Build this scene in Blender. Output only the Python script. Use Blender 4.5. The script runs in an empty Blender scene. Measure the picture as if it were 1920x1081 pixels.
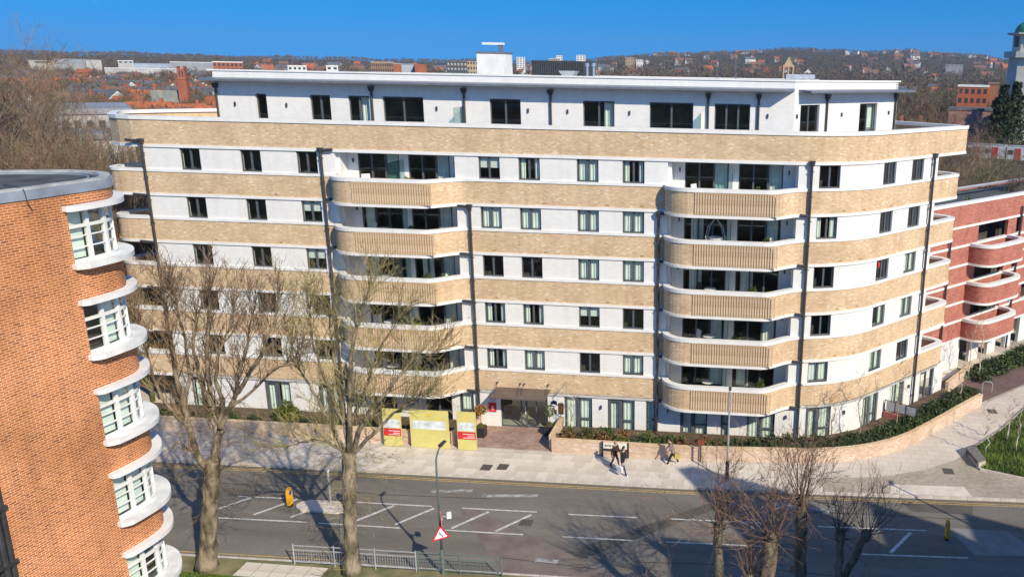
import bpy, math, random
import numpy as np
from mathutils import Vector, Matrix
R = math.radians
SC = bpy.context.scene
COL = SC.collection

# ------------------------------------------------------------------ camera, sky, sun, exposure
CAM = np.array([7.834, -48.535, 22.591])
F, PX, PY = 1560.63, 1280.63, 540.0          # focal length and principal point in photo pixels (1920 wide)
YAW, PITCH, ROLL = -0.09076, 0.25811, 0.01811
def basis():
    cy, sy, cp, sp = math.cos(YAW), math.sin(YAW), math.cos(PITCH), math.sin(PITCH)
    fw = np.array([sy*cp, cy*cp, -sp]); r = np.array([cy, -sy, 0.0]); u = np.cross(r, fw)
    c, s = math.cos(ROLL), math.sin(ROLL)
    return fw, r*c + u*s, u*c - r*s
FW, RI, UP = basis()
cam = bpy.data.cameras.new('camera'); camo = bpy.data.objects.new('camera', cam); COL.objects.link(camo)
m = Matrix.Identity(4)
for i in range(3):
    m[i][0], m[i][1], m[i][2], m[i][3] = RI[i], UP[i], -FW[i], CAM[i]
camo.matrix_world = m
cam.sensor_width = 36; cam.lens = 36*F/1920; cam.shift_x = -(PX-960)/1920
cam.clip_start = 0.5; cam.clip_end = 30000
SC.camera = camo

SUN_EL, SUN_AZ = R(35.4), math.atan2(.688, -.726)     # azimuth from +Y towards +X
w = bpy.data.worlds.new('World'); SC.world = w; w.use_nodes = True
nt = w.node_tree; nt.nodes.clear()
out = nt.nodes.new('ShaderNodeOutputWorld'); bg = nt.nodes.new('ShaderNodeBackground')
sky = nt.nodes.new('ShaderNodeTexSky'); sky.sky_type = 'NISHITA'; sky.sun_disc = False
sky.sun_elevation = SUN_EL; sky.sun_rotation = SUN_AZ; sky.altitude = 30
sky.air_density = 1.0; sky.dust_density = 0.2; sky.ozone_density = 2.2
hs = nt.nodes.new('ShaderNodeHueSaturation'); hs.inputs['Saturation'].default_value = 1.52; hs.inputs['Value'].default_value = 1.32
# the sky is read a little above each direction, which keeps the clear deep blue down to the horizon
sx = nt.nodes.new('ShaderNodeSeparateXYZ'); cx_ = nt.nodes.new('ShaderNodeCombineXYZ')
ab = nt.nodes.new('ShaderNodeMath'); ab.operation = 'MULTIPLY_ADD'; ab.inputs[1].default_value = .75; ab.inputs[2].default_value = .34
ng = nt.nodes.new('ShaderNodeTexCoord'); nt.links.new(ng.outputs['Generated'], sx.inputs[0])
nt.links.new(sx.outputs[0], cx_.inputs[0]); nt.links.new(sx.outputs[1], cx_.inputs[1]); nt.links.new(sx.outputs[2], ab.inputs[0]); nt.links.new(ab.outputs[0], cx_.inputs[2])
nm = nt.nodes.new('ShaderNodeVectorMath'); nm.operation = 'NORMALIZE'; nt.links.new(cx_.outputs[0], nm.inputs[0]); nt.links.new(nm.outputs[0], sky.inputs['Vector'])
nt.links.new(sky.outputs[0], hs.inputs['Color'])
# a few thin wisps of cloud
tc = nt.nodes.new('ShaderNodeTexCoord'); mp = nt.nodes.new('ShaderNodeMapping'); mp.inputs['Scale'].default_value = (3.2, 3.2, 26)
mp.inputs['Location'].default_value = (0.7, 2.3, 1.1)
nz = nt.nodes.new('ShaderNodeTexNoise'); nz.inputs['Scale'].default_value = 2.2; nz.inputs['Detail'].default_value = 7
rp = nt.nodes.new('ShaderNodeValToRGB'); rp.color_ramp.elements[0].position = .69; rp.color_ramp.elements[1].position = .9
rp.color_ramp.elements[1].color = (.8, .8, .8, 1)
mx = nt.nodes.new('ShaderNodeMixRGB'); mx.inputs['Color2'].default_value = (8.5, 9.0, 9.8, 1)
nt.links.new(tc.outputs['Generated'], mp.inputs[0]); nt.links.new(mp.outputs[0], nz.inputs['Vector'])
nt.links.new(nz.outputs['Fac'], rp.inputs[0]); nt.links.new(rp.outputs[0], mx.inputs['Fac'])
nt.links.new(hs.outputs[0], mx.inputs['Color1']); nt.links.new(mx.outputs[0], bg.inputs[0])
bg.inputs[1].default_value = 0.137
nt.links.new(bg.outputs[0], out.inputs[0])
sl = bpy.data.lights.new('sun', 'SUN'); sl.energy = 4.9; sl.angle = R(0.53); sl.color = (1.0, .89, .69)
so = bpy.data.objects.new('sun', sl); COL.objects.link(so)
sd = Vector((math.sin(SUN_AZ)*math.cos(SUN_EL), math.cos(SUN_AZ)*math.cos(SUN_EL), math.sin(SUN_EL)))
so.rotation_euler = sd.to_track_quat('Z', 'Y').to_euler(); so.location = (30, -60, 60)
vs = SC.view_settings; vs.view_transform = 'Standard'; vs.look = 'None'; vs.exposure = 0.13; vs.gamma = 1.0; vs.use_curve_mapping = False
SC.cycles.use_denoising = True; SC.cycles.max_bounces = 6; SC.cycles.transparent_max_bounces = 12
SC.cycles.volume_bounces = 0

# ------------------------------------------------------------------ helpers
def ray(px, py):
    return FW + RI*(px-PX)/F - UP*(py-PY)/F
def on_y(px, py, Y):
    d = ray(px, py); return CAM + d*(Y-CAM[1])/d[1]
def at_dist(px, py, D):
    d = ray(px, py); return CAM + d*(D/math.hypot(d[0], d[1]))

_tr, _fp = {}, {}
def TRIG(n):
    if n not in _tr: t = np.arange(n)*2*math.pi/n; _tr[n] = (np.cos(t), np.sin(t))
    return _tr[n]
def FPAT(k, n):
    if (k, n) not in _fp: _fp[k, n] = np.array([(i*n+j, i*n+(j+1) % n, (i+1)*n+(j+1) % n, (i+1)*n+j) for i in range(k-1) for j in range(n)], np.int64)
    return _fp[k, n]
class MB:
    def __init__(s): s.v = []; s.f = []; s.uv = []; s.m = []; s.mi = 0
    def quad(s, a, b, c, d, uv=None):
        n = len(s.v); s.v += [a, b, c, d]; s.f.append((n, n+1, n+2, n+3)); s.uv.append(uv); s.m.append(s.mi); return s
    def poly(s, pts, uv=None):
        n = len(s.v); s.v += list(pts); s.f.append(tuple(range(n, n+len(pts)))); s.uv.append(uv); s.m.append(s.mi); return s
    def box(s, x0, y0, z0, x1, y1, z1):
        p = [(x0,y0,z0),(x1,y0,z0),(x1,y1,z0),(x0,y1,z0),(x0,y0,z1),(x1,y0,z1),(x1,y1,z1),(x0,y1,z1)]
        return s.hexa(p)
    def hexa(s, p):
        n = len(s.v); s.v += p
        for f in ((0,3,2,1),(4,5,6,7),(0,1,5,4),(1,2,6,5),(2,3,7,6),(3,0,4,7)):
            s.f.append(tuple(n+i for i in f)); s.uv.append(None); s.m.append(s.mi)
        return s
    def obox(s, c, ux, hx, hy, z0, z1):
        """box with centre c (x,y), horizontal axis ux, half sizes hx along it, hy across"""
        ux = np.array(ux, float)/math.hypot(*ux); uy = np.array([-ux[1], ux[0]])
        q = [np.array(c[:2]) + ux*a*hx + uy*b*hy for a, b in ((-1,-1),(1,-1),(1,1),(-1,1))]
        return s.hexa([(t[0],t[1],z0) for t in q] + [(t[0],t[1],z1) for t in q])
    def prism(s, pts, z0, z1):
        n = len(pts)
        s.poly([(x,y,z1) for x,y in pts]); s.poly([(x,y,z0) for x,y in reversed(pts)])
        u = 0
        for i in range(n):
            a, b = pts[i], pts[(i+1) % n]; l = math.hypot(b[0]-a[0], b[1]-a[1])
            s.quad((a[0],a[1],z0),(b[0],b[1],z0),(b[0],b[1],z1),(a[0],a[1],z1), [(u,z0),(u+l,z0),(u+l,z1),(u,z1)]); u += l
        return s
    def strip(s, pts, o1, o0, z0, z1, u0=0.0, caps=True, inner=True):
        """wall following a plan polyline; o1 outer and o0 inner offset to the right of travel"""
        P = np.array(pts, float); d = np.gradient(P, axis=0)
        d /= np.linalg.norm(d, axis=1)[:, None]; N = np.stack([d[:,1], -d[:,0]], 1)
        A = P + N*o1; B = P + N*o0
        u = u0 + np.concatenate([[0], np.cumsum(np.linalg.norm(np.diff(P, axis=0), axis=1))])
        for i in range(len(P)-1):
            a, b, c, e = A[i], A[i+1], B[i+1], B[i]; t = o1-o0
            s.quad((*a,z0),(*b,z0),(*b,z1),(*a,z1), [(u[i],z0),(u[i+1],z0),(u[i+1],z1),(u[i],z1)])
            s.quad((*a,z1),(*b,z1),(*c,z1),(*e,z1), [(u[i],0),(u[i+1],0),(u[i+1],t),(u[i],t)])
            s.quad((*e,z0),(*c,z0),(*b,z0),(*a,z0), [(u[i],t),(u[i+1],t),(u[i+1],0),(u[i],0)])
            if inner: s.quad((*c,z0),(*e,z0),(*e,z1),(*c,z1), [(u[i+1],z0),(u[i],z0),(u[i],z1),(u[i+1],z1)])
        if caps:
            for i, fl in ((0, 1), (len(P)-1, 0)):
                a, e = A[i], B[i]; q = [(*e,z0),(*a,z0),(*a,z1),(*e,z1)]
                if not fl: q.reverse()
                s.quad(*q)
        return s
    def tube(s, pts, rad, n=6, cap=True):
        P = np.asarray(pts, float); k = len(P)
        rad = np.full(k, rad) if not hasattr(rad, '__len__') else np.asarray(rad, float)
        D = np.empty_like(P); D[1:-1] = P[2:]-P[:-2]; D[0] = P[1]-P[0]; D[-1] = P[-1]-P[-2]
        A = np.stack([D[:,1]*.8-D[:,2]*.5, D[:,2]*.3-D[:,0]*.8, D[:,0]*.5-D[:,1]*.3], 1)
        la = np.sqrt((A*A).sum(1)); ld = np.sqrt((D*D).sum(1))+1e-9
        if (la/ld).min() < .15:
            A = np.stack([np.zeros(k), D[:,2], -D[:,1]], 1); la = np.sqrt((A*A).sum(1))
        A /= (la+1e-9)[:, None]; D /= ld[:, None]
        B = np.stack([D[:,1]*A[:,2]-D[:,2]*A[:,1], D[:,2]*A[:,0]-D[:,0]*A[:,2], D[:,0]*A[:,1]-D[:,1]*A[:,0]], 1)
        ct, st = TRIG(n)
        Q = P[:, None, :] + rad[:, None, None]*(A[:, None, :]*ct[None, :, None] + B[:, None, :]*st[None, :, None])
        base = len(s.v); s.v += Q.reshape(-1, 3).tolist(); nf = (k-1)*n
        s.f += (FPAT(k, n) + base).tolist(); s.uv += [None]*nf; s.m += [s.mi]*nf
        if cap and n > 3:
            s.f.append(tuple(base+j for j in reversed(range(n)))); s.uv.append(None); s.m.append(s.mi)
            s.f.append(tuple(base+(k-1)*n+j for j in range(n))); s.uv.append(None); s.m.append(s.mi)
        return s
    def lathe(s, c, prof, n=16):
        """prof: list of (r, z) from bottom to top, around centre c"""
        base = len(s.v)
        for r, z in prof:
            for j in range(n):
                t = 2*math.pi*j/n; s.v.append((c[0]+r*math.cos(t), c[1]+r*math.sin(t), c[2]+z))
        for i in range(len(prof)-1):
            for j in range(n):
                j2 = (j+1) % n
                s.f.append((base+i*n+j, base+i*n+j2, base+(i+1)*n+j2, base+(i+1)*n+j)); s.uv.append(None); s.m.append(s.mi)
        s.f.append(tuple(base+j for j in reversed(range(n)))); s.uv.append(None); s.m.append(s.mi)
        s.f.append(tuple(base+(len(prof)-1)*n+j for j in range(n))); s.uv.append(None); s.m.append(s.mi)
        return s
    def mesh(s, name, mats, org=(0, 0, 0), smooth=False):
        me = bpy.data.meshes.new(name)
        V = np.array(s.v, float).reshape(-1, 3) - np.array(org)
        me.from_pydata(V.tolist(), [], s.f)
        for mt in (mats if isinstance(mats, (list, tuple)) else [mats]): me.materials.append(mt)
        if any(s.m): me.polygons.foreach_set('material_index', s.m)
        uvl = me.uv_layers.new(name='UVMap'); arr = np.zeros((len(me.loops), 2), np.float32)
        W = np.array(s.v, float).reshape(-1, 3); li = 0
        for f, uv in zip(s.f, s.uv):
            k = len(f)
            if uv is not None: arr[li:li+k] = uv
            elif len(s.f) < 3000:
                a, b, c = W[f[0]], W[f[1]], W[f[2]]; n = np.cross(b-a, c-a); ln = np.linalg.norm(n)
                n = n/ln if ln > 1e-12 else np.array([0, 0, 1.])
                Q = W[list(f)]
                if abs(n[2]) > .72: arr[li:li+k] = Q[:, :2]
                else:
                    t = np.array([-n[1], n[0]]); t /= (np.linalg.norm(t)+1e-9)
                    arr[li:li+k, 0] = Q[:, :2] @ t; arr[li:li+k, 1] = Q[:, 2]
            li += k
        uvl.data.foreach_set('uv', arr.ravel())
        if smooth: me.polygons.foreach_set('use_smooth', [True]*len(me.polygons))
        me.update(); return me
    def build(s, name, mats, parent=None, smooth=False, org=None):
        if org is None: org = ORG.get(parent.name, (0, 0, 0)) if parent else (0, 0, 0)
        o = bpy.data.objects.new(name, s.mesh(name, mats, org, smooth)); COL.objects.link(o)
        if parent: o.parent = parent; ORG[o.name] = org
        return o
ORG = {}
def tag(o, label=None, cat=None, group=None, kind=None):
    if label: o['label'] = label
    if cat: o['category'] = cat
    if group: o['group'] = group
    if kind: o['kind'] = kind
    return o
def thing(name, label, cat, loc=(0, 0, 0), group=None, local=False, rz=0):
    """Empty at a thing's base; parts are built in world space unless local"""
    o = bpy.data.objects.new(name, None); COL.objects.link(o); o.empty_display_size = .2
    o.location = loc; o.rotation_euler = (0, 0, rz); ORG[o.name] = (0, 0, 0) if local else tuple(loc)
    return tag(o, label, cat, group)
def inst(name, me, parent, loc=(0, 0, 0), rz=0, scale=None):
    o = bpy.data.objects.new(name, me); COL.objects.link(o); o.parent = parent; o.location = loc; o.rotation_euler = (0, 0, rz)
    if scale: o.scale = scale
    return o
def copy_tree(o, parent=None):
    c = o.copy(); COL.objects.link(c); c.parent = parent
    for ch in o.children: copy_tree(ch, c)
    return c
def place(o, loc, rz=0, sc=1.0, label=None):
    o.location = loc; o.rotation_euler = (0, 0, rz); o.scale = (sc, sc, sc) if not hasattr(sc, '__len__') else sc
    if label: o['label'] = label
    return o

# ------------------------------------------------------------------ materials
def newmat(name):
    m = bpy.data.materials.new(name); m.use_nodes = True; n = m.node_tree.nodes; b = n['Principled BSDF']
    return m, m.node_tree, n, b
def ramp(nt, stops):
    r = nt.nodes.new('ShaderNodeValToRGB'); e = r.color_ramp.elements
    while len(e) < len(stops): e.new(.5)
    for el, (p, c) in zip(e, stops): el.position = p; el.color = (*c, 1)
    return r
def mat(name, col, rough=.7, var=.12, scale=3.0, metal=0, bump=0, bscale=None, spec=.3, detail=6, col2=None, stretch=None):
    m, nt, n, b = newmat(name)
    b.inputs['Roughness'].default_value = rough; b.inputs['Metallic'].default_value = metal; b.inputs['Specular IOR Level'].default_value = spec
    t = n.new('ShaderNodeTexCoord'); z = n.new('ShaderNodeTexNoise'); z.inputs['Scale'].default_value = scale; z.inputs['Detail'].default_value = detail
    src = t.outputs['Object']
    if stretch:
        mp = n.new('ShaderNodeMapping'); mp.inputs['Scale'].default_value = stretch; nt.links.new(src, mp.inputs[0]); src = mp.outputs[0]
    nt.links.new(src, z.inputs['Vector'])
    c = np.array(col); lo = np.clip(c*(1-var*1.6), 0, 1) if col2 is None else np.array(col2); hi = np.clip(c*(1+var*1.3), 0, 1)
    r = ramp(nt, [(.3, lo), (.7, hi)]); nt.links.new(z.outputs['Fac'], r.inputs[0]); nt.links.new(r.outputs[0], b.inputs['Base Color'])
    if bump:
        z2 = n.new('ShaderNodeTexNoise'); z2.inputs['Scale'].default_value = bscale or scale*8; z2.inputs['Detail'].default_value = 4; nt.links.new(src, z2.inputs['Vector'])
        bm = n.new('ShaderNodeBump'); bm.inputs['Strength'].default_value = bump; bm.inputs['Distance'].default_value = .02
        nt.links.new(z2.outputs['Fac'], bm.inputs['Height']); nt.links.new(bm.outputs[0], b.inputs['Normal'])
    return m
def brickmat(name, cols, mortar, bw, bh, msize=.01, offset=.5, bump=.5, stain=.15, rough=.8, spec=.2, stain_scale=.7, streak=0):
    """cols: ramp stops of colours picked brick by brick"""
    m, nt, n, b = newmat(name); b.inputs['Roughness'].default_value = rough; b.inputs['Specular IOR Level'].default_value = spec
    t = n.new('ShaderNodeTexCoord'); br = n.new('ShaderNodeTexBrick')
    br.offset = offset; br.inputs['Scale'].default_value = 1; br.inputs['Brick Width'].default_value = bw; br.inputs['Row Height'].default_value = bh
    br.inputs['Mortar Size'].default_value = msize; br.inputs['Mortar Smooth'].default_value = .15; br.inputs['Bias'].default_value = 0
    br.inputs['Color1'].default_value = (0, 0, 0, 1); br.inputs['Color2'].default_value = (1, 1, 1, 1); br.inputs['Mortar'].default_value = (.5, .5, .5, 1)
    nt.links.new(t.outputs['UV'], br.inputs['Vector'])
    r = ramp(nt, cols); r.color_ramp.interpolation = 'LINEAR'; nt.links.new(br.outputs['Color'], r.inputs[0])
    mx = n.new('ShaderNodeMixRGB'); mx.inputs['Color2'].default_value = (*mortar, 1)
    nt.links.new(br.outputs['Fac'], mx.inputs['Fac']); nt.links.new(r.outputs[0], mx.inputs['Color1'])
    z = n.new('ShaderNodeTexNoise'); z.inputs['Scale'].default_value = stain_scale; z.inputs['Detail'].default_value = 5; nt.links.new(t.outputs['Object'], z.inputs['Vector'])
    r2 = ramp(nt, [(.3, (1-stain*1.3, 1-stain*1.5, 1-stain*1.7)), (.62, (1+stain*.25,)*3)]); nt.links.new(z.outputs['Fac'], r2.inputs[0])
    mu = n.new('ShaderNodeMixRGB'); mu.blend_type = 'MULTIPLY'; mu.inputs['Fac'].default_value = 1
    nt.links.new(mx.outputs[0], mu.inputs['Color1']); nt.links.new(r2.outputs[0], mu.inputs['Color2']); last = mu.outputs[0]
    if streak:
        mp = n.new('ShaderNodeMapping'); mp.inputs['Scale'].default_value = (2.6, 2.6, .12); nt.links.new(t.outputs['Object'], mp.inputs[0])
        z3 = n.new('ShaderNodeTexNoise'); z3.inputs['Scale'].default_value = 1.3; z3.inputs['Detail'].default_value = 5; nt.links.new(mp.outputs[0], z3.inputs['Vector'])
        r3 = ramp(nt, [(.33, (1-streak, 1-streak*1.1, 1-streak*1.25)), (.52, (1, 1, 1))]); nt.links.new(z3.outputs['Fac'], r3.inputs[0])
        m3 = n.new('ShaderNodeMixRGB'); m3.blend_type = 'MULTIPLY'; m3.inputs['Fac'].default_value = 1; nt.links.new(last, m3.inputs['Color1']); nt.links.new(r3.outputs[0], m3.inputs['Color2']); last = m3.outputs[0]
    nt.links.new(last, b.inputs['Base Color'])
    if bump:
        iv = n.new('ShaderNodeMath'); iv.operation = 'SUBTRACT'; iv.inputs[0].default_value = 1; nt.links.new(br.outputs['Fac'], iv.inputs[1])
        bm = n.new('ShaderNodeBump'); bm.inputs['Strength'].default_value = bump; bm.inputs['Distance'].default_value = .012
        nt.links.new(iv.outputs[0], bm.inputs['Height']); nt.links.new(bm.outputs[0], b.inputs['Normal'])
    return m
def glassmat(name, tint=(.90, .96, .94), refl=1.0):
    m, nt, n, b = newmat(name); n.remove(b); o = n['Material Output']
    tr = n.new('ShaderNodeBsdfTransparent'); tr.inputs[0].default_value = (*tint, 1)
    gl = n.new('ShaderNodeBsdfGlossy'); gl.inputs['Roughness'].default_value = .02; gl.inputs[0].default_value = (.95, 1, .98, 1)
    fr = n.new('ShaderNodeFresnel'); ge = n.new('ShaderNodeNewGeometry'); io = n.new('ShaderNodeMath'); io.operation = 'MULTIPLY_ADD'; io.inputs[1].default_value = -.8333; io.inputs[2].default_value = 1.5
    nt.links.new(ge.outputs['Backfacing'], io.inputs[0]); nt.links.new(io.outputs[0], fr.inputs['IOR'])       # a thin pane: the same reflection from either side
    mu = n.new('ShaderNodeMath'); mu.operation = 'MULTIPLY'; mu.inputs[1].default_value = refl*1.6; mu.use_clamp = True
    mx = n.new('ShaderNodeMixShader'); nt.links.new(fr.outputs[0], mu.inputs[0]); nt.links.new(mu.outputs[0], mx.inputs[0])
    nt.links.new(tr.outputs[0], mx.inputs[1]); nt.links.new(gl.outputs[0], mx.inputs[2]); nt.links.new(mx.outputs[0], o.inputs[0])
    return m
BUFF = brickmat('buff_brick', [(0, (.52, .345, .19)), (.35, (.60, .42, .25)), (.7, (.65, .47, .295)), (.93, (.68, .51, .335)), (.985, (.78, .67, .52))], (.67, .53, .375), .225, .075, .011, bump=.15, stain=.11, streak=.08)
WHITEB = brickmat('white_glazed_brick', [(0, (.775, .765, .745)), (1, (.82, .81, .79))], (.70, .69, .675), .30, .15, .006, bump=.05, stain=.03, streak=.045, rough=.35, spec=.5)
ORANGE = brickmat('orange_header_brick', [(0, (.30, .09, .036)), (.25, (.46, .145, .05)), (.6, (.55, .18, .06)), (.85, (.60, .215, .075)), (1, (.38, .125, .052))], (.80, .46, .26),   .225, .075, .0135, bump=.5, stain=.24, stain_scale=.4, streak=.12)
REDB = brickmat('red_brick', [(0, (.31, .08, .058)), (.5, (.42, .125, .092)), (1, (.50, .19, .14))], (.48, .25, .20), .225, .075, .01, bump=.4, stain=.15)
WALLB = brickmat('pale_wall_brick', [(0, (.50, .34, .23)), (.5, (.59, .43, .31)), (.85, (.64, .49, .37)), (1, (.74, .63, .52))], (.64, .51, .41), .225, .075, .01, bump=.4, stain=.12)
STONE = mat('white_cast_stone', (.78, .765, .735), .55, .05, 1.3, bump=.05)
PAINT = mat('white_painted_concrete', (.78, .77, .75), .6, .07, 1.1, bump=.08, bscale=9)
SILLM = mat('weathered_white_sill', (.74, .73, .70), .7, .12, 1.6, bump=.15, bscale=14)
FRAME = mat('anthracite_frame', (.095, .105, .12), .4, .1, 4, spec=.5)
PIPE = mat('dark_pipe', (.045, .045, .05), .45, .2, 5, spec=.5)
GLASS = glassmat('window_glass')
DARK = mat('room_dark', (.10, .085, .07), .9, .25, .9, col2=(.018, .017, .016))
CURT = mat('pale_curtain', (.74, .78, .72), .9, .06, 2)
BLIND = mat('roller_blind', (.72, .74, .70), .8, .04, 2)
GREYM = mat('grey_canopy_metal', (.20, .22, .26), .4, .1, 2, metal=.3)
BROWNM = mat('bronze_metal', (.16, .125, .105), .5, .1, 2, metal=.2)
ROOFG = mat('grey_roof_membrane', (.33, .33, .32), .9, .12, .8)
DECK = mat('terrace_paving', (.30, .25, .22), .9, .15, 1.5)
LEAD = mat('lead_flashing', (.34, .38, .44), .5, .16, 1.4, metal=.35)
FELT = mat('roof_felt', (.085, .09, .09), .95, .25, 1.2, bump=.3, bscale=20)
ASPH = None

# ------------------------------------------------------------------ terrain (ground, hills) : one sheet out to the horizon
RIDGE = [(-400, 14), (60, 10), (200, 8), (400, 7), (600, 7), (800, 8), (1000, 9), (1100, 20), (1200, 38), (1300, 56), (1400, 62), (1500, 76), (1600, 72), (1700, 73), (1760, 64), (1850, 58), (1900, 46), (2300, 30)]
def az_of(px):
    d = ray(px, 120); return math.atan2(d[0], d[1])
RA = [az_of(p) for p, h in RIDGE]; RH = [h for p, h in RIDGE]
def terr(x, y):
    dx, dy = x-CAM[0], y-CAM[1]; r = math.hypot(dx, dy); a = math.atan2(dx, dy)
    h = float(np.interp(a, RA, RH))
    t = min(max((r-1000)/2600, 0), 1); t = t*t*(3-2*t)
    hh = (h+22.6)*t
    hh += 3.0*math.sin(a*37+1)*t*t + 2.0*math.sin(a*91)*t*t
    if r > 3900: hh -= (r-3900)*.02
    return max(hh, -60) - .18
m_, nt_, n_, b_ = newmat('ground_land'); b_.inputs['Roughness'].default_value = .95; b_.inputs['Specular IOR Level'].default_value = .1
t_ = n_.new('ShaderNodeTexCoord'); z_ = n_.new('ShaderNodeTexNoise'); z_.inputs['Scale'].default_value = .02; z_.inputs['Detail'].default_value = 8; nt_.links.new(t_.outputs['Object'], z_.inputs[0])
r_ = ramp(nt_, [(.3, (.05, .045, .032)), (.5, (.085, .075, .05)), (.62, (.07, .08, .035)), (.75, (.14, .12, .10))]); nt_.links.new(z_.outputs['Fac'], r_.inputs[0]); nt_.links.new(r_.outputs[0], b_.inputs['Base Color'])
LAND = m_
mb = MB()
rings = [0, 12, 30, 60, 110, 200, 350, 600, 1000, 1300, 1600, 1900, 2200, 2500, 2800, 3100, 3400, 3700, 3900, 4300, 5000, 6500, 9000, 14000]
azs = [R(a) for a in list(np.arange(-180, -45, 7.5)) + list(np.arange(-45, 35, .8)) + list(np.arange(35, 180, 7.25))]
na = len(azs)
for r in rings:
    for a in azs:
        x, y = CAM[0]+r*math.sin(a), CAM[1]+r*math.cos(a); mb.v.append((x, y, terr(x, y)))
for i in range(len(rings)-1):
    for j in range(na):
        j2 = (j+1) % na; mb.f.append((i*na+j2, i*na+j, (i+1)*na+j, (i+1)*na+j2)); mb.uv.append(None); mb.m.append(0)
tag(mb.build('ground', LAND, smooth=True), kind='structure')

# ------------------------------------------------------------------ the apartment building
A49 = R(49); S0, RC = 9.5, 7.5; LC = RC*A49
SE, SW = 25.7, 22.3           # end of the bands and of the upper walls, measured along the front
def fp(s):
    if s <= S0: return (s, 0.0)
    if s <= S0+LC:
        a = (s-S0)/RC; return (S0+RC*math.sin(a), RC*(1-math.cos(a)))
    d = s-S0-LC; return (S0+RC*math.sin(A49)+d*math.cos(A49), RC*(1-math.cos(A49))+d*math.sin(A49))
def fa(s):
    return 0.0 if s <= S0 else (s-S0)/RC if s <= S0+LC else A49
def fpath(s0, s1):
    ss = [s0] + [s for s in list(np.arange(S0, S0+LC, .45)) + [S0+LC] if s0+.05 < s < s1-.05] + [s1]
    return [fp(s) for s in ss]
def foff(s, off):
    x, y = fp(s); a = fa(s); return (x+math.sin(a)*off, y-math.cos(a)*off)
XL = -30.4
bld = thing('apartment_building', 'long six storey buff brick and white block with curved balconies and set back top floor', 'building')
# plan curves -------------------------------------------------------
def arc(c, r, a0, a1, n=8, ry=None):
    return [(c[0]+r*math.cos(R(a0+(a1-a0)*i/n)), c[1]+(ry or r)*math.sin(R(a0+(a1-a0)*i/n))) for i in range(n+1)]
left_tongue = [(-30.4, 3.0), (-31.6, 2.95)] + arc((-32.1, 1.5), 1.3, 95, 262, 14, 1.46) + [(-32.0, 0.0)]
ux, uy = math.cos(A49), math.sin(A49)
ex, ey = fp(SE)
def rloc(a, b): return (ex + ux*a - uy*b, ey + uy*a + ux*b)      # a along the front direction, b behind it
right_tongue = [rloc(-.9, 0), rloc(-.55, .05), rloc(-.28, .2), rloc(-.1, .45), rloc(0, .85), rloc(-.02, 1.4), rloc(-.12, 2.2), rloc(-.3, 2.9), rloc(-.6, 3.3), rloc(-3.2, 3.4)]
top_left = [(-26.8, 14.2), (-31.8, 9.2), (-34.2, 6.8)] + arc((-33.2, 4.6), 2.0, 150, 225, 6) + [(-33.9, 2.1), (-33.1, 1.1), (-32.0, .4), (-30.9, .06), (-30.0, 0)]
top_right = [rloc(0, 0), rloc(-.03, .03), rloc(-.05, 3), rloc(-.06, 9)]
TOPP = top_left + fpath(-29, SE)[:-1] + top_right
# balconies ---------------------------------------------------------
def inset(pts, o):
    P = np.array(pts, float); d = np.gradient(P, axis=0); d /= np.linalg.norm(d, axis=1)[:, None]
    return [(p[0]-n[1]*o, p[1]+n[0]*o) for p, n in zip(P, d)]
def balc_path(x0, x1, d=1.5):
    p = [(x0 + 1.75*(1-math.cos(R(a))), -d*math.sin(R(a))) for a in range(0, 91, 9)]
    L = 2.3
    p += [(x1-L+L*t, -d*(.5+.5*math.cos(math.pi*t))) for t in np.linspace(0, 1, 12)]
    return p
BAYS = [(-18.1, -9.85), (2.25, 10.5)]
RIBX = [(-16.25, -11.35), (4.12, 9.0)]
mrib = MB().box(-.05, -.07, -.60, .05, .02, .66).mesh('rib', BUFF)
mvent = MB().box(-.11, -.012, -.05, .11, .02, .05).mesh('air_brick', mat('brown_air_brick', (.42, .27, .14), .8))
for k in range(1, 6):
    z = 3.0*k
    segs = [('l', left_tongue + fpath(-31.0, BAYS[0][0])), ('m', fpath(BAYS[0][1], BAYS[1][0])), ('r', fpath(BAYS[1][1], SE-1.0) + right_tongue)]
    for t, p in segs:
        MB().strip(p, 0, -.28, z-.5, z+.83).build('brick_band', BUFF, bld)
        MB().strip(p, .05, -.2, z-.67, z-.5).build('stone_course', STONE, bld)
        cw = -.42 if t in 'lr' else -.25
        MB().strip(p, .05, cw, z+.83, z+1.0).build('stone_sill_course', STONE, bld)
    # floors of the end balconies
    lt = inset(left_tongue, .12) + [(-30.4, 0.12)]
    MB().prism(lt, z-.6, z-.02).build('balcony_floor', STONE, bld)
    rt = inset(right_tongue, .12) + [rloc(-3.2, .12)]
    MB().prism(rt, z-.6, z-.02).build('balcony_floor', STONE, bld)
    for i, (x0, x1) in enumerate(BAYS):
        p = balc_path(x0, x1)
        b = MB().strip(p, 0, -.22, z-.5, z+.8).build('balcony', BUFF, bld)
        MB().strip(p, .05, -.34, z+.8, z+1.0).build('coping', STONE, b)
        MB().strip(p, .05, -.2, z-.67, z-.5).build('edge_course', STONE, b)
        MB().prism([(x1-.12, 1.3), (x0+.12, 1.3)] + inset(p, .12), z-.6, z).build('balcony_floor', STONE, b)
        n = 32; ra, rb = RIBX[i]
        if (k, i) == (1, 0):
            mr = MB()
            for j in range(n): xx = ra+(rb-ra)*(j+.5)/n; mr.box(xx-.05, -1.57, z-.45, xx+.05, -1.48, z+.75)
            tag(mr.build('ribs', BUFF, b), kind='stuff')
        else:
            for j in range(n): inst('rib', mrib, b, (ra+(rb-ra)*(j+.5)/n, -1.5, z+.12))
    for sv in (-26.2, -21.9, -8.2, -5.0, -1.2, .9, 12.9, 14.4, 17.0):
        inst('air_brick', mvent, bld, (*fp(sv), z-.36), fa(sv))
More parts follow.
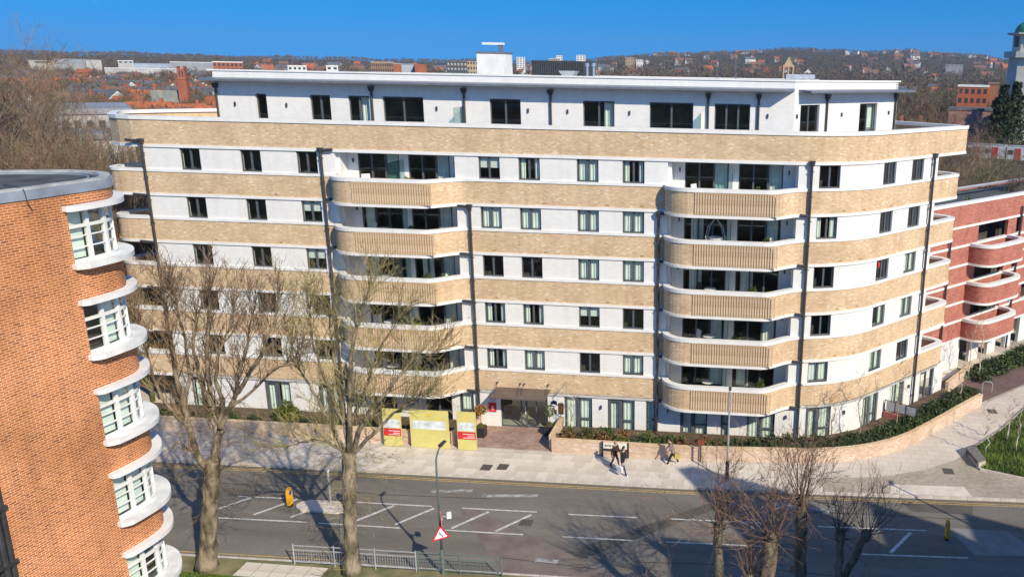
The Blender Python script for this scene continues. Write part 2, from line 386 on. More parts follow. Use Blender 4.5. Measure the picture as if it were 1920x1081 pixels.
# top band, terrace and parapet coping -----------------------------
MB().strip(TOPP, 0, -.3, 17.52, 19.0).build('brick_parapet', BUFF, bld)
MB().strip(TOPP, .05, -.3, 17.34, 17.52).build('stone_course', STONE, bld)
MB().strip(TOPP, .06, -.42, 19.0, 19.22).build('coping', STONE, bld)
MB().prism(inset(TOPP, .2), 17.56, 18.0).build('terrace_floor', DECK, bld)
# white walls between the windows, floor by floor -------------------
WIN = [(-27.9, 1.31), (-23.97, 1.31), (-20.37, 1.31), (-9.0, 1.31), (-6.56, 1.31), (-3.03, 1.31), (-.29, 1.31), (11.22, 1.31), (16.0, 1.36), (19.17, 1.38)]
for k in range(1, 6):
    z = 3.0*k
    for a, b in ((XL, BAYS[0][0]+.15), (BAYS[0][1]-.6, BAYS[1][0]+.15), (BAYS[1][1]-.5, SW)):
        cuts = [a] + [v for s, w_ in WIN if a < s < b for v in (s, s+w_)] + [b]
        for q in range(0, len(cuts), 2):
            MB().strip(fpath(cuts[q], cuts[q+1]), -.03, -.36, z+1.0, z+2.33, cuts[q]).build('white_wall', WHITEB, bld)
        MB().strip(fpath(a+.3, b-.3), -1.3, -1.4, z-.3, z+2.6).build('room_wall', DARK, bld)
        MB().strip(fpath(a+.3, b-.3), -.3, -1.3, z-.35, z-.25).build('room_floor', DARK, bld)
# windows -----------------------------------------------------------
def window_meshes(w, h, cols=2, rails=()):
    f = MB(); t = .065
    f.box(0, -.03, 0, w, .06, t); f.box(0, -.03, h-t, w, .06, h); f.box(0, -.03, t, t, .06, h-t); f.box(w-t, -.03, t, w, .06, h-t)
    xs = [w*i/cols for i in range(1, cols)]
    for x in xs: f.box(x-.055, -.032, t, x+.055, .058, h-t)
    for x0, x1, zz in rails: f.box(x0, -.031, zz-.04, x1, .057, zz+.04)
    fm = f.mesh('window', FRAME)
    p = MB(); wp = w/cols; p.quad((0, 0, 0), (wp-.12, 0, 0), (wp-.12, 0, h-.12), (0, 0, h-.12)); pm = p.mesh('pane', GLASS)
    return fm, pm
def curtain_mesh(w, h, amp=.035, n=None):
    b = MB(); n = n or max(6, int(w/.06))
    for i in range(n):
        x0, x1 = w*i/n, w*(i+1)/n; y0, y1 = amp*math.cos(i*1.9), amp*math.cos((i+1)*1.9)
        b.quad((x0,y0,0),(x1,y1,0),(x1,y1,h),(x0,y0,h)); b.quad((x1,y1+.01,0),(x0,y0+.01,0),(x0,y0+.01,h),(x1,y1+.01,h))
    return b.mesh('curtain', CURT)
rng = random.Random(5)
wm, pm = window_meshes(1.31, 1.33); sillm = MB().box(-.03, -.13, -.09, 1.34, .05, 0).mesh('sill', FRAME)
cm_half, cm_full, cm_side = curtain_mesh(.55, 1.2), curtain_mesh(1.2, 1.2), curtain_mesh(.3, 1.2)
bl_mesh = MB().box(0, 0, 0, .56, .012, .62).mesh('roller_blind', BLIND)
post_m = MB().box(0, 0, 0, .22, .006, .32).mesh('poster', mat('red_poster', (.6, .03, .04), .5))
# curtain state: d dark, c both half curtains, f full, s side drapes, b blind
STATE = {(3,5):'b',(4,5):'s',(5,5):'c',(6,5):'s',(3,4):'f',(4,4):'f',(5,4):'c',(6,4):'f',(3,3):'d',(4,3):'d',(5,3):'c',(6,3):'c',(3,2):'s',(4,2):'s',(5,2):'b',(6,2):'d',(3,1):'s',(4,1):'c',(5,1):'d',(6,1):'f',(2,4):'b',(2,3):'b',(7,1):'c',(8,1):'c',(8,2):'s',(9,2):'f',(7,4):'s',(9,3):'c'}
for wi, (s, w_) in enumerate(WIN):
    for k in range(1, 6):
        a = fa(s+w_/2); x, y = foff(s, -.15)
        if wi < 7: x, y = s, .15
        o = inst('window', wm, bld, (x, y, 3*k+1.0), a, (w_/1.31, 1, 1))
        for j in (0, 1): inst('pane', pm, o, (.06 + j*.655, .01, .06))
        inst('sill', sillm, o)
        st = STATE.get((wi, k), 'd')
        if st == 'f': inst('curtain', cm_full, o, (.055, .16, .06))
        elif st == 'c':
            inst('curtain', cm_half, o, (.07, .16, .06)); inst('curtain', cm_half, o, (.69, .16, .06))
        elif st == 's':
            inst('curtain', cm_side, o, (.07, .16, .06)); inst('curtain', cm_side, o, (.93, .16, .06))
        elif st == 'b':
            inst('roller_blind', bl_mesh, o, (.07, .12, .64)); inst('roller_blind', bl_mesh, o, (.68, .12, .64))
        if (wi, k) == (8, 3): inst('poster', post_m, o, (.3, -.02, .8))
# recessed balcony bays --------------------------------------------
doorm, doorp = window_meshes(2.55, 2.26, 3)
cm_tall = curtain_mesh(.75, 2.1); cm_tallw = curtain_mesh(1.5, 2.1)
FROST = glassmat('screen_glass', (.62, .75, .74), 1.2)
wlm = MB().box(-.04, -.1, -.12, .04, 0, .12).mesh('wall_light', PIPE)
for k in range(1, 6):
    z = 3.0*k
    for i, (x0, x1) in enumerate(BAYS):
        g0, g1 = x0+1.05, x1-1.35
        MB().box(x0+.1, .33, z, x0+.35, 1.45, z+2.4).build('bay_side_wall', WHITEB, bld)
        MB().hexa([(x0+.35,1.2,z),(g0,1.2,z),(g0,1.45,z),(x0+.35,1.45,z),(x0+.35,1.2,z+2.4),(g0,1.2,z+2.4),(g0,1.45,z+2.4),(x0+.35,1.45,z+2.4)]).build('bay_wall', WHITEB, bld)
        MB().box(g1, 1.2, z, x1-.5, 1.45, z+2.4).build('bay_wall', WHITEB, bld)
        MB().box(x1-.62, .34, z, x1-.4, 1.2, z+2.4).build('bay_side_wall', WHITEB, bld)
        gw = (g1-g0-.6)/2
        for j in (0, 1):
            gx = g0 + j*(gw+.6)
            o = inst('balcony_doors', doorm, bld, (gx, 1.25, z+.05), 0, (gw/2.55, 1, 1))
            for q in range(3): inst('pane', doorp, o, (.06+q*.85, .01, .06))
            c = rng.random()
            if c < .45: inst('curtain', cm_tall, o, (.1+rng.random()*.3, .2, .06))
            if c > .25: inst('curtain', cm_tall, o, (1.6+rng.random()*.15, .22, .06))
        MB().box(g0+gw, 1.22, z, g0+gw+.6, 1.42, z+2.4).build('bay_pier', STONE, bld)
        mid = (g0+g1)/2
        MB().box(mid-.02, -1.1, z, mid+.02, 1.2, z+1.9).build('privacy_screen', FROST, bld)
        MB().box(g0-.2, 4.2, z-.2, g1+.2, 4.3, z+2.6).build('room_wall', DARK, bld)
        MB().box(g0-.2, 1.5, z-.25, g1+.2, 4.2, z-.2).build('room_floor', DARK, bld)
        inst('wall_light', wlm, bld, (g0-.3, 1.2, z+1.75)); inst('wall_light', wlm, bld, (g1+.35, 1.2, z+1.75))
    if k == 5: continue
for i, (x0, x1) in enumerate(BAYS):
    MB().box(x0, .05, 17.3, x1, 4.2, 17.5).build('bay_ceiling', STONE, bld)
# ground floor ------------------------------------------------------
GFO = [(-29.3, 1.32, 'w'), (-24.17, 1.78, 'd'), (-20.47, 1.55, 'd'), (-16.9, 1.75, 'w'), (-13.2, 1.75, 'w'), (-10.95, .95, 'w'), (-8.23, 3.09, 'e'), (-4.06, 1.8, 'w'), (-1.26, 1.74, 'd'), (1.2, .58, 'w'), (3.38, 1.72, 'd'), (5.95, .5, 'w'), (7.59, 1.73, 'w'), (11.25, 1.7, 'd'), (15.68, 1.74, 'd'), (18.8, 1.75, 'w'), (22.6, 1.85, 'd')]
cuts = [XL] + [v for s, w_, t in GFO for v in (s, s+w_)] + [SE]
for q in range(0, len(cuts), 2):
    MB().strip(fpath(cuts[q], cuts[q+1]), -.03, -.36, -.4, 2.33, cuts[q]).build('white_wall', WHITEB, bld)
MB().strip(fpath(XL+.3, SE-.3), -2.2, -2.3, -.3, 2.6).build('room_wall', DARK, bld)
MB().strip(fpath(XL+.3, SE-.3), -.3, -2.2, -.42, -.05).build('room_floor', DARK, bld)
ctall = curtain_mesh(.7, 2.05)
for n_, (s, w_, t) in enumerate(GFO):
    if t == 'e': continue
    a = fa(s+w_/2); x, y = (s, .15) if s < 9 else foff(s, -.15)
    cols = 2 if w_ > 1 else 1
    fm, p2 = window_meshes(w_, 2.25, cols, [(w_/2, w_-.06, .75)] if cols == 2 else [(.06, w_-.06, .9)])
    if t == 'd':
        mbd = MB(); mbd.box(.06, -.05, .06, .2, .03, 2.15); mbd.box(w_/2-.16, -.05, .06, w_/2-.05, .03, 2.15); mbd.box(.2, -.05, .06, w_/2-.16, .03, .2); mbd.box(.2, -.05, 2.02, w_/2-.16, .03, 2.15)
    o = inst('french_window' if t == 'd' else 'window', fm, bld, (x, y, .08), a)
    if t == 'd':
        dl = mbd.build('door_leaf', FRAME); dl.parent = o
    for j in range(cols): inst('pane', p2, o, (.06 + j*w_/cols, .01, .06))
    if n_ not in (3, 4, 16):
        inst('curtain', ctall, o, (.08, .2, .06), 0, (min(1, (w_/cols-.14)/.7), 1, 1))
        if cols == 2: inst('curtain', ctall, o, (w_/2+.06, .2, .06), 0, (min(1, (w_/2-.14)/.7), 1, 1))
MB().strip(fpath(XL, SE), .05, -.3, 2.33, 2.5).build('stone_course', STONE, bld)
for sv in (-2.0+.35, 13.9, 10.0, 2.6, 21.0): inst('wall_light', wlm, bld, (*foff(sv, .03), 1.75), fa(sv))
# entrance ----------------------------------------------------------
ed = MB()
for x in (-8.23, -6.95, -6.62, -5.95, -5.2): ed.box(x, .1, .02, x+.07 if x != -6.62 else x+.1, .2, 2.3)
ed.box(-8.23, .1, 2.2, -5.14, .2, 2.33); ed.box(-8.23, .1, 0, -5.14, .2, .06)
e = ed.build('entrance_doors', FRAME, bld)
for x0, x1 in ((-8.16, -6.95), (-6.88, -6.62), (-6.52, -5.95), (-5.88, -5.2)): MB().box(x0, .14, .06, x1, .16, 2.2).build('pane', GLASS, e)
MB().box(-6.62, .02, .9, -6.58, .1, 1.5).build('handle', STONE, e)
MB().box(-8.1, 2.0, 0, -5.2, 2.05, 2.5).build('lobby_wall', mat('lobby_wall', (.22, .17, .14), .8), bld)
cp = MB().hexa([(-8.45,-1.35,2.47),(-4.95,-1.35,2.47),(-4.95,.0,2.60),(-8.45,.0,2.60),(-8.45,-1.35,2.58),(-4.95,-1.35,2.58),(-4.95,.0,2.72),(-8.45,.0,2.72)]).build('entrance_canopy', BROWNM, bld)
for x in (-8.35, -6.85, -6.6, -5.05):
    MB().tube([(x, -.02, 3.05), (x, -1.0, 2.6)], .016, 5).build('tie_rod', PIPE, cp)
    MB().tube([(x, .01, 3.05), (x, -.1, 3.05)], .06, 8).build('rod_fixing', BROWNM, cp)
NAVY, RED_S = mat('navy_paint', (.015, .025, .07), .4), mat('red_sign', (.62, .03, .035), .5)
for x in (-8.72, -4.72):
    q = MB().tube([(x, -.03, 1.95 if x < -8 else 1.8), (x, .03, 1.95 if x < -8 else 1.8)], .2, 20).build('round_plaque', NAVY, bld)
    zc = 1.95 if x < -8 else 1.8
    MB().poly([(x+.165*math.cos(R(t)), -.034, zc+.165*math.sin(R(t))) for t in range(200, 341, 10)]).build('plaque_lettering', STONE, q)
MB().box(-9.02, -.02, 1.0, -8.52, .03, 1.62).build('notice_board', RED_S, bld)
MB().box(-8.82, -.028, 1.12, -8.66, -.02, 1.4).build('notice_print', mat('notice_print', (.85, .55, .4), .6), bld)
MB().box(-4.42, -.03, 1.1, -4.1, .03, 1.85).build('plaque', mat('bronze_plaque', (.14, .075, .035), .4, .4, 12), bld)
MB().box(-4.66, -.03, 1.1, -4.56, .03, 1.36).build('intercom', PIPE, bld)
# inner structure: slabs and the back of the block -----------------
BACK = [(-30.4, 3.0), (-26.5, 14), (8, 14), (14.5, 21), rloc(-3.2, 9.5), rloc(-3.2, 3.2)]
MB().strip([rloc(-3.2, .2), rloc(-3.2, 9.5), (14.5, 21), (8, 14), (-26.5, 14), (-30.4, 3.0), (-30.4, .05)], .0, -.3, -.4, 17.5).build('rear_wall', WHITEB, bld)
for z in [3.0*k+2.36 for k in range(0, 6)]:
    MB().prism([(-30.2, 1.35), (S0, 1.35)] + [foff(s, -1.35) for s in np.arange(S0+.5, SW, 1.0)] + [rloc(-3.5, 9.2), (14.4, 20.7), (8, 13.8), (-26.4, 13.8)], z, z+.25).build('floor_slab', DARK, bld)
# penthouse ---------------------------------------------------------
PY0, PX0, PX1 = 2.2, -26.6, 9.62
pc, ps = math.cos(A49), math.sin(A49); PWL = 11.0
def pw(d, off=0): return (PX1 + pc*d + ps*off, PY0 + ps*d - pc*off)
PWIN = [(-23.92, .71, 1), (-20.37, 1.33, 2), (-17.87, 1.35, 2), (-15.66, 2.6, 2), (-8.87, 1.94, 2), (-3.07, 1.93, 2), (1.0, 2.64, 2), (4.92, 2.12, 3)]
cuts = [PX0] + [v for s, w_, c in PWIN for v in (s, s+w_)] + [PX1]
for q in range(0, len(cuts), 2):
    MB().strip([(cuts[q], PY0), (cuts[q+1], PY0)], 0, -.3, 18, 20.6, cuts[q]).build('white_wall', WHITEB, bld)
MB().strip([(PX0, PY0), (PX1, PY0)], 0, -.3, 20.6, 21.95, PX0).build('white_wall', WHITEB, bld)
WW = [(.62, 1.85, 2), (6.7, 1.98, 2)]
cuts = [.02] + [v for s, w_, c in WW for v in (s, s+w_)] + [PWL]
for q in range(0, len(cuts), 2):
    MB().strip([pw(cuts[q]), pw(cuts[q+1])], 0, -.3, 18, 20.6, cuts[q]).build('white_wall', WHITEB, bld)
MB().strip([pw(.02), pw(PWL)], 0, -.3, 20.6, 21.95).build('white_wall', WHITEB, bld)
MB().strip([pw(PWL), pw(PWL, -8), (12, 19), (-20, 12), (-26.6, 6), (PX0, PY0+.3)], -.01, -.3, 18, 21.95).build('rear_wall', WHITEB, bld)
ptop = [(PX0-.3, PY0-.06), (PX1-.02, PY0-.06)] + [pw(PWL+.3, .06), pw(PWL+.3, -8.3), (12, 19.3), (-20, 12.3), (-26.9, 6.2)]
MB().strip([(PX0-.3, PY0), (PX1+.02, PY0), pw(PWL+.2)], .06, -.35, 21.95, 22.04).build('coping', STONE, bld)
MB().prism([(PX0-.25, PY0+.25), (PX1, PY0+.25), pw(PWL+.1, -.3), pw(PWL+.1, -8.2), (12, 19.2), (-20, 12.2), (-26.8, 6.1)], 21.75, 21.9).build('roof', ROOFG, bld)
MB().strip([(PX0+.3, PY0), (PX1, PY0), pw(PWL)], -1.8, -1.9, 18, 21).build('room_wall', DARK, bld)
MB().box(PX0+.1, PY0+.3, 17.98, PX1, PY0+2, 18.03).build('room_floor', DARK, bld)
MB().hexa([(PX0-.35,PY0-.95,21.36),(PX1-.55,PY0-.95,21.36),(PX1-.02,PY0,21.38),(PX0-.35,PY0,21.38),(PX0-.35,PY0-.95,21.48),(PX1-.55,PY0-.95,21.48),(PX1-.02,PY0,21.56),(PX0-.35,PY0,21.56)]).build('eaves_canopy', GREYM, bld)
q = [pw(.35, .95), pw(PWL+.7, .95), pw(PWL+.7, 0), pw(.35, 0)]
MB().hexa([(a, b, 21.32) for a, b in q] + [(a, b, 21.44 + (.06 if i > 1 else 0)) for i, (a, b) in enumerate(q)]).build('eaves_canopy', GREYM, bld)
def pwindow(x, y, ang, w_, cols, curt):
    fm, p2 = window_meshes(w_, 2.5, cols, [(w_*(cols-1)/cols, w_-.06, .9)])
    o = inst('terrace_doors', fm, bld, (x, y, 18.08), ang)
    for j in range(cols): inst('pane', p2, o, (.06 + j*w_/cols, .01, .06))
    if curt: inst('curtain', cm_tall, o, (w_-.7 if w_ > 1.2 else .05, .25, .1), 0, (min(1, (w_-.15)/.8), 1, 1.1))
for i, (s, w_, c) in enumerate(PWIN): pwindow(s, PY0+.16, 0, w_, c, i in (2, 5))
for i, (d, w_, c) in enumerate(WW):
    x, y = pw(d, -.16); pwindow(x, y, A49, w_, c, i == 1)
hop = MB().hexa([(-.11,-.2,0),(.11,-.2,0),(.11,0,0),(-.11,0,0),(-.17,-.26,.3),(.17,-.26,.3),(.17,0,.3),(-.17,0,.3)]).mesh('hopper', PIPE)
for x in (-26.45, -16.3, -10.43, -5.04, 4.53, 7.53):
    o = MB().tube([(x, PY0-.1, 18), (x, PY0-.1, 20.95)], .07, 8).build('downpipe', PIPE, bld); inst('hopper', hop, o, (x, PY0, 20.9))
for d in (3.1, 10.7):
    x, y = pw(d, .1); o = MB().tube([(x, y, 18), (x, y, 20.95)], .07, 8).build('downpipe', PIPE, bld); x, y = pw(d); inst('hopper', hop, o, (x, y, 20.9), A49)
for x in (-25.3, -21.9, -12.2, -7.0+.55, -4.0, -.2, 8.1): inst('wall_light', wlm, bld, (x, PY0, 19.95))
for d in (.25, 4.7, 10.0): inst('wall_light', wlm, bld, (*pw(d), 19.95), A49)
for x in (-10.55, 4.2):
    MB().hexa([(x-.02,PY0-1.6,18),(x+.02,PY0-1.6,18),(x+.02,PY0,18),(x-.02,PY0,18),(x-.02,PY0-1.6,20.1),(x+.02,PY0-1.6,20.1),(x+.02,PY0,20.1),(x-.02,PY0,20.1)]).build('terrace_screen', FROST, bld)
# downpipes on the front -------------------------------------------
def downpipe(s, ztop, stub, zs, off=.16):
    x, y = foff(s, off); a = fa(s)
    o = MB().tube([(x, y, 0), (x, y, ztop)], .085, 8).build('downpipe', PIPE, bld)
    b = MB(); ux_, uy_ = math.cos(a), math.sin(a)
    for z in np.arange(1.0, ztop, 1.45): b.obox((x-math.sin(a)*-.0, y), (ux_, uy_), .14, .05, z, z+.05)
    tag(b.build('brackets', PIPE, o), kind='stuff')
    hx, hy = foff(s, .06); inst('hopper', hop, o, (hx, hy, ztop-.2), a)
    for z in zs: MB().tube([(x, y, z), (x+ux_*stub, y+uy_*stub, z+.05)], .09, 8).build('branch_pipe', PIPE, o)
downpipe(-30.2, 17.75, -1.0, [17.7, 14.35, 11.35, 8.35, 5.35])
downpipe(-18.7, 17.5, .75, [17.45, 14.45, 11.45, 8.45, 5.45])
downpipe(-9.6, 14.35, -.75, [14.3, 11.35, 8.35, 5.35, 2.4])
downpipe(1.9, 14.3, .75, [14.25, 11.35, 8.35, 5.35, 2.4])
downpipe(10.72, 17.5, -.55, [14.4, 11.4, 8.4, 5.4, 2.4])
downpipe(21.5, 17.5, 0, [])
# rooftop plant -----------------------------------------------------
def P_(px, py, Y): return on_y(px, py, Y)
a = on_y(895, 140, 8); b = on_y(945, 140, 8)
pb = MB().box(a[0], 8, 21.85, b[0], 10, 23.35).build('lift_housing', PAINT, bld)
MB().box(a[0]-.06, 7.94, 23.35, b[0]+.06, 10.06, 23.45).build('housing_cap', GREYM, pb)
MB().box(a[0]+.3, 8.3, 23.9, b[0]-.1, 8.7, 24.05).build('roof_hoist_arm', PAINT, pb)
MB().box(b[0]-.45, 8.35, 23.45, b[0]-.2, 8.6, 23.9).build('roof_hoist_post', GREYM, pb)
a = on_y(997, 135, 10); b = on_y(1096, 135, 10)
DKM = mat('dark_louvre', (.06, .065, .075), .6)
scn = MB().box(a[0], 10, 21.85, b[0], 13, 22.95).build('plant_screen', DKM, bld)
for i in range(24): x = a[0]+(b[0]-a[0])*i/24; MB().box(x+.02, 9.95, 21.9, x+.08, 10, 22.95).build('louvre', DKM, scn)
a = on_y(1048, 140, 7); b = on_y(1080, 140, 7)
MB().hexa([(a[0]+.3,7,21.85),(b[0]-.3,7,21.85),(b[0]-.3,8,21.85),(a[0]+.3,8,21.85),(a[0],6.9,22.3),(b[0],6.9,22.3),(b[0],8.1,22.3),(a[0],8.1,22.3)]).build('roof_light', mat('pale_metal', (.6, .64, .68), .35, .1, 3, metal=.3), bld)
for px in (840, 968):
    a = on_y(px, 140, 7); MB().prism([(a[0]-.2,7),(a[0]+1.0,7),(a[0]+1.0,8.2),(a[0]-.2,8.2)], 21.85, 22.25).build('roof_light', GLASS, bld)
for px in (1101, 1113):
    a = on_y(px, 135, 9); MB().lathe((a[0], 9, 21.85), [(.09, 0), (.09, .7), (.15, .74), (.15, .95), (.04, 1.0)], 12).build('flue', mat('zinc_flue', (.45, .52, .6), .35, .1, 3, metal=.6), bld)
for px, t in ((1118, 107), (1123, 118), (1345, 104), (1380, 112), (1635, 112)):
    a = on_y(px, t, 9); MB().tube([(a[0], 9, 21.85), (a[0], 9, a[2])], .03, 5).build('mast', GREYM, bld)
a = on_y(1474, 148, 6); b = on_y(1528, 148, 6)
MB().box(a[0], 6, 21.85, b[0], 8, 22.35).build('roof_unit', mat('blue_grey_unit', (.45, .50, .56), .4), bld)

# ------------------------------------------------------------------ road, kerbs, pavements
KERB = [(-220, -11.5), (-60, -8.3), (-21.9, -7.08), (-10.5, -6.85), (3.3, -6.6), (10.7, -6.26), (23, -5.66), (60, -3.4), (220, 7)]
NEAR = [(-220, -20.6), (-60, -17.4), (-22, -16.1), (-10.5, -15.8), (3.3, -15.55), (10.7, -15.3), (23, -14.7), (60, -12.5), (220, -2)]
def ky(x, L=KERB): return float(np.interp(x, [p[0] for p in L], [p[1] for p in L]))
m_, nt_, n_, b_ = newmat('asphalt'); b_.inputs['Roughness'].default_value = .9; b_.inputs['Specular IOR Level'].default_value = .25
t_ = n_.new('ShaderNodeTexCoord'); z1 = n_.new('ShaderNodeTexNoise'); z1.inputs['Scale'].default_value = .35; z1.inputs['Detail'].default_value = 8; z1.inputs['Roughness'].default_value = .65
z2 = n_.new('ShaderNodeTexNoise'); z2.inputs['Scale'].default_value = 22; z2.inputs['Detail'].default_value = 3
mp_ = n_.new('ShaderNodeMapping'); mp_.inputs['Scale'].default_value = (.25, 1.6, 1); nt_.links.new(t_.outputs['Object'], mp_.inputs[0])
nt_.links.new(mp_.outputs[0], z1.inputs[0]); nt_.links.new(t_.outputs['Object'], z2.inputs[0])
r1 = ramp(nt_, [(.3, (.125, .113, .098)), (.5, (.17, .154, .134)), (.72, (.225, .20, .17))]); nt_.links.new(z1.outputs['Fac'], r1.inputs[0])
r2 = ramp(nt_, [(.3, (.8, .8, .8)), (.7, (1.15, 1.15, 1.15))]); nt_.links.new(z2.outputs['Fac'], r2.inputs[0])
mu_ = n_.new('ShaderNodeMixRGB'); mu_.blend_type = 'MULTIPLY'; mu_.inputs[0].default_value = 1; nt_.links.new(r1.outputs[0], mu_.inputs[1]); nt_.links.new(r2.outputs[0], mu_.inputs[2]); nt_.links.new(mu_.outputs[0], b_.inputs['Base Color'])
bm_ = n_.new('ShaderNodeBump'); bm_.inputs['Strength'].default_value = .3; bm_.inputs['Distance'].default_value = .01; nt_.links.new(z2.outputs['Fac'], bm_.inputs['Height']); nt_.links.new(bm_.outputs[0], b_.inputs['Normal'])
ASPH = m_
ASPH2 = mat('pinkish_asphalt_patch', (.185, .15, .13), .9, .14, 1.2, bump=.2, bscale=24)
ASPH3 = mat('dark_asphalt_patch', (.10, .092, .082), .9, .14, 1.2, bump=.2, bscale=24)
CONC = mat('paving_slab_concrete', (.63, .56, .475), .85, .10, 1.3, bump=.15, bscale=18)
CONCD = mat('paving_joint', (.30, .27, .23), .9, .15, 2)
KERBM = mat('kerb_stone', (.56, .50, .44), .85, .14, 2.2, bump=.15)
BLOCK = brickmat('block_paving', [(0, (.34, .30, .235)), (.5, (.41, .36, .29)), (1, (.47, .42, .345))], (.27, .24, .19), .2, .1, .008, bump=.25, stain=.14, stain_scale=.35)
REDP = brickmat('red_block_paving', [(0, (.30, .19, .155)), (.5, (.40, .27, .225)), (1, (.46, .33, .28))], (.30, .23, .19), .2, .1, .008, bump=.2, stain=.2, stain_scale=.8)
PURP = brickmat('plum_block_paving', [(0, (.15, .10, .09)), (1, (.21, .145, .13))], (.12, .09, .08), .2, .1, .008, bump=.2, stain=.12)
SLABT = brickmat('slab_sheet', [(0, (.56, .495, .42)), (1, (.62, .55, .475))], (.43, .37, .31), .75, .6, .014, bump=.2, stain=.1, stain_scale=.4)
YELL = mat('yellow_line', (.52, .33, .08), .8, .25, 6, col2=(.28, .22, .13))
WHITEL = mat('white_line_paint', (.56, .55, .52), .8, .15, 5, col2=(.36, .36, .35))
WORN = mat('worn_white_paint', (.36, .36, .35), .85, .2, 4, col2=(.14, .138, .138))
road = MB(); xs = [-220, -120, -60, -40, -22, -10.5, 3.3, 10.7, 23, 40, 60, 120, 220]
for a, b in zip(xs, xs[1:]): road.quad((a, ky(a, NEAR)-.02, -.12), (b, ky(b, NEAR)-.02, -.12), (b, ky(b)+.02, -.12), (a, ky(a)+.02, -.12))
road = tag(road.build('road', ASPH), kind='structure')
def sheet(name, pts, z, mt, parent=road): return MB().poly([(x, y, z) for x, y in pts]).build(name, mt, parent)
def line(name, p, q, w, mt=WHITEL, z=-.112):
    p, q = np.array(p, float), np.array(q, float); d = (q-p)/np.linalg.norm(q-p); n = np.array([-d[1], d[0]])*w/2
    return sheet(name, [p-n, q-n, q+n, p+n], z, mt)
sheet('asphalt_patch', [(-7.4, -10.1), (-6.2, -10.2), (2.6, -15.6), (-3.2, -15.7)], -.116, ASPH2)
sheet('asphalt_patch', [(-3.3, -15.6), (-1.6, -15.5), (6.6, -8.1), (5.7, -8.0)], -.1165, ASPH3)
sheet('asphalt_patch', [(16.0, -6.05), (20.2, -5.85), (19.8, -7.4), (16.6, -7.4)], -.116, ASPH3)
sheet('asphalt_patch', [(18.2, -8.9), (21.2, -8.8), (22.4, -11.0), (19.0, -11.3)], -.116, mat('island_paving', (.22, .215, .21), .9, .1, 2))
for off in (.30, .48):
    for a, b in zip(range(-40, 60, 5), range(-35, 65, 5)):
        sheet('yellow_line', [(a, ky(a)-off-.07), (b, ky(b)-off-.07), (b, ky(b)-off), (a, ky(a)-off)], -.112, YELL)
for a, b in zip(range(-30, -11, 5), range(-25, -6, 5)): sheet('yellow_line', [(a, ky(a, NEAR)+.3), (b, ky(b, NEAR)+.3), (b, ky(b, NEAR)+.37), (a, ky(a, NEAR)+.37)], -.112, YELL)
for p, q in (((-13.14, -10.21), (-8.85, -10.12)), ((-7.2, -10.1), (-3.2, -10.0)), ((-1.52, -10.02), (2.14, -9.89)), ((-1.29, -12.17), (2.25, -12.08)), ((-7.3, -12.3), (-3.29, -12.23)), ((-19.2, -12.6), (-14.5, -12.45)), ((-13.9, -12.45), (-9.6, -12.4)), ((3.9, -9.8), (8.6, -9.6)), ((3.9, -12.0), (8.6, -11.8)), ((11.5, -9.6), (17.0, -9.3)), ((13.5, -11.9), (18.6, -11.6)), ((-19.5, -10.4), (-17.0, -10.3))):
    line('lane_line', p, q, .105)
for a in (-20.0, -17.6, -15.6, -12.2, -10.0, -7.05, -4.75): line('hatch_line', (a-.0, -12.1), (a+1.35, -10.3), .16)
line('hatch_line', (14.9, -11.6), (16.2, -9.6), .18)
for p, q in (((-9.5, -8.6), (-7.3, -8.2)), ((-6.6, -8.7), (-3.6, -8.3)), ((9.3, -7.6), (11.9, -7.9)), ((11.9, -8.3), (12.6, -7.4)), ((-2.1, -14.3), (-1.0, -14.35))): line('worn_marking', p, q, .3, WORN, -.1125)
GUT = mat('gutter_grime', (.10, .085, .065), .95, .35, 1.5, col2=(.16, .145, .125))
for a, b in zip(range(-40, 40, 4), range(-36, 44, 4)): sheet('gutter_grime', [(a, ky(a)-.26), (b, ky(b)-.26), (b, ky(b)-.01), (a, ky(a)-.01)], -.1155, GUT)
TAR = mat('tar_seal', (.055, .05, .047), .7, .2, 5)
for pl in ([(-24, -9.3), (-18, -9.0), (-12, -9.25), (-6, -8.95)], [(2.6, -13.9), (7, -13.6), (12, -13.9)], [(-9.2, -14.6), (-4, -14.3), (1, -14.7)], [(9, -8.4), (14, -8.0), (20, -7.9)]):
    for p, q in zip(pl, pl[1:]): line('tar_joint', p, q, .05, TAR, -.1135)
DRAIN = mat('iron_cover', (.10, .085, .07), .7, .3, 12, bump=.4)
for x, y in ((-3.45, -11.1), (10.3, -13.6)): MB().box(x-.32, y-.3, -.13, x+.32, y+.3, -.108).build('manhole_cover', DRAIN, road)
for p, q in ((-17.0, -8.6), (-15.6, -8.3)): pass
# far pavement
pav = MB()
pxs = [-220, -120, -60, -40, -21.9, -10.5, 3.3, 10.7, 23, 40, 60, 120, 220]
for a, b in zip(pxs, pxs[1:]): pav.quad((a, ky(a)+.14, -.012), (b, ky(b)+.14, -.012), (b, max(ky(b)+60, 60), -.012), (a, max(ky(a)+60, 60), -.012))
pav = tag(pav.build('pavement', SLABT), kind='structure')
kb = MB().box(0, 0, -.25, .88, .15, .004).mesh('kerb_stone', KERBM)
x = -26.0
while x < 25:
    a = math.atan2(ky(x+.9)-ky(x), .9); inst('kerb_stone', kb, pav, (x, ky(x), 0), a); x += .9
for a, b in ((-220, -26.05), (25.15, 220)):
    k_ = MB(); n = 12
    for i in range(n): u, v = a+(b-a)*i/n, a+(b-a)*(i+1)/n; k_.hexa([(u,ky(u),-.25),(v,ky(v),-.25),(v,ky(v)+.15,-.25),(u,ky(u)+.15,-.25),(u,ky(u),0),(v,ky(v),0),(v,ky(v)+.15,0),(u,ky(u)+.15,0)])
    k_.build('kerb', KERBM, pav)
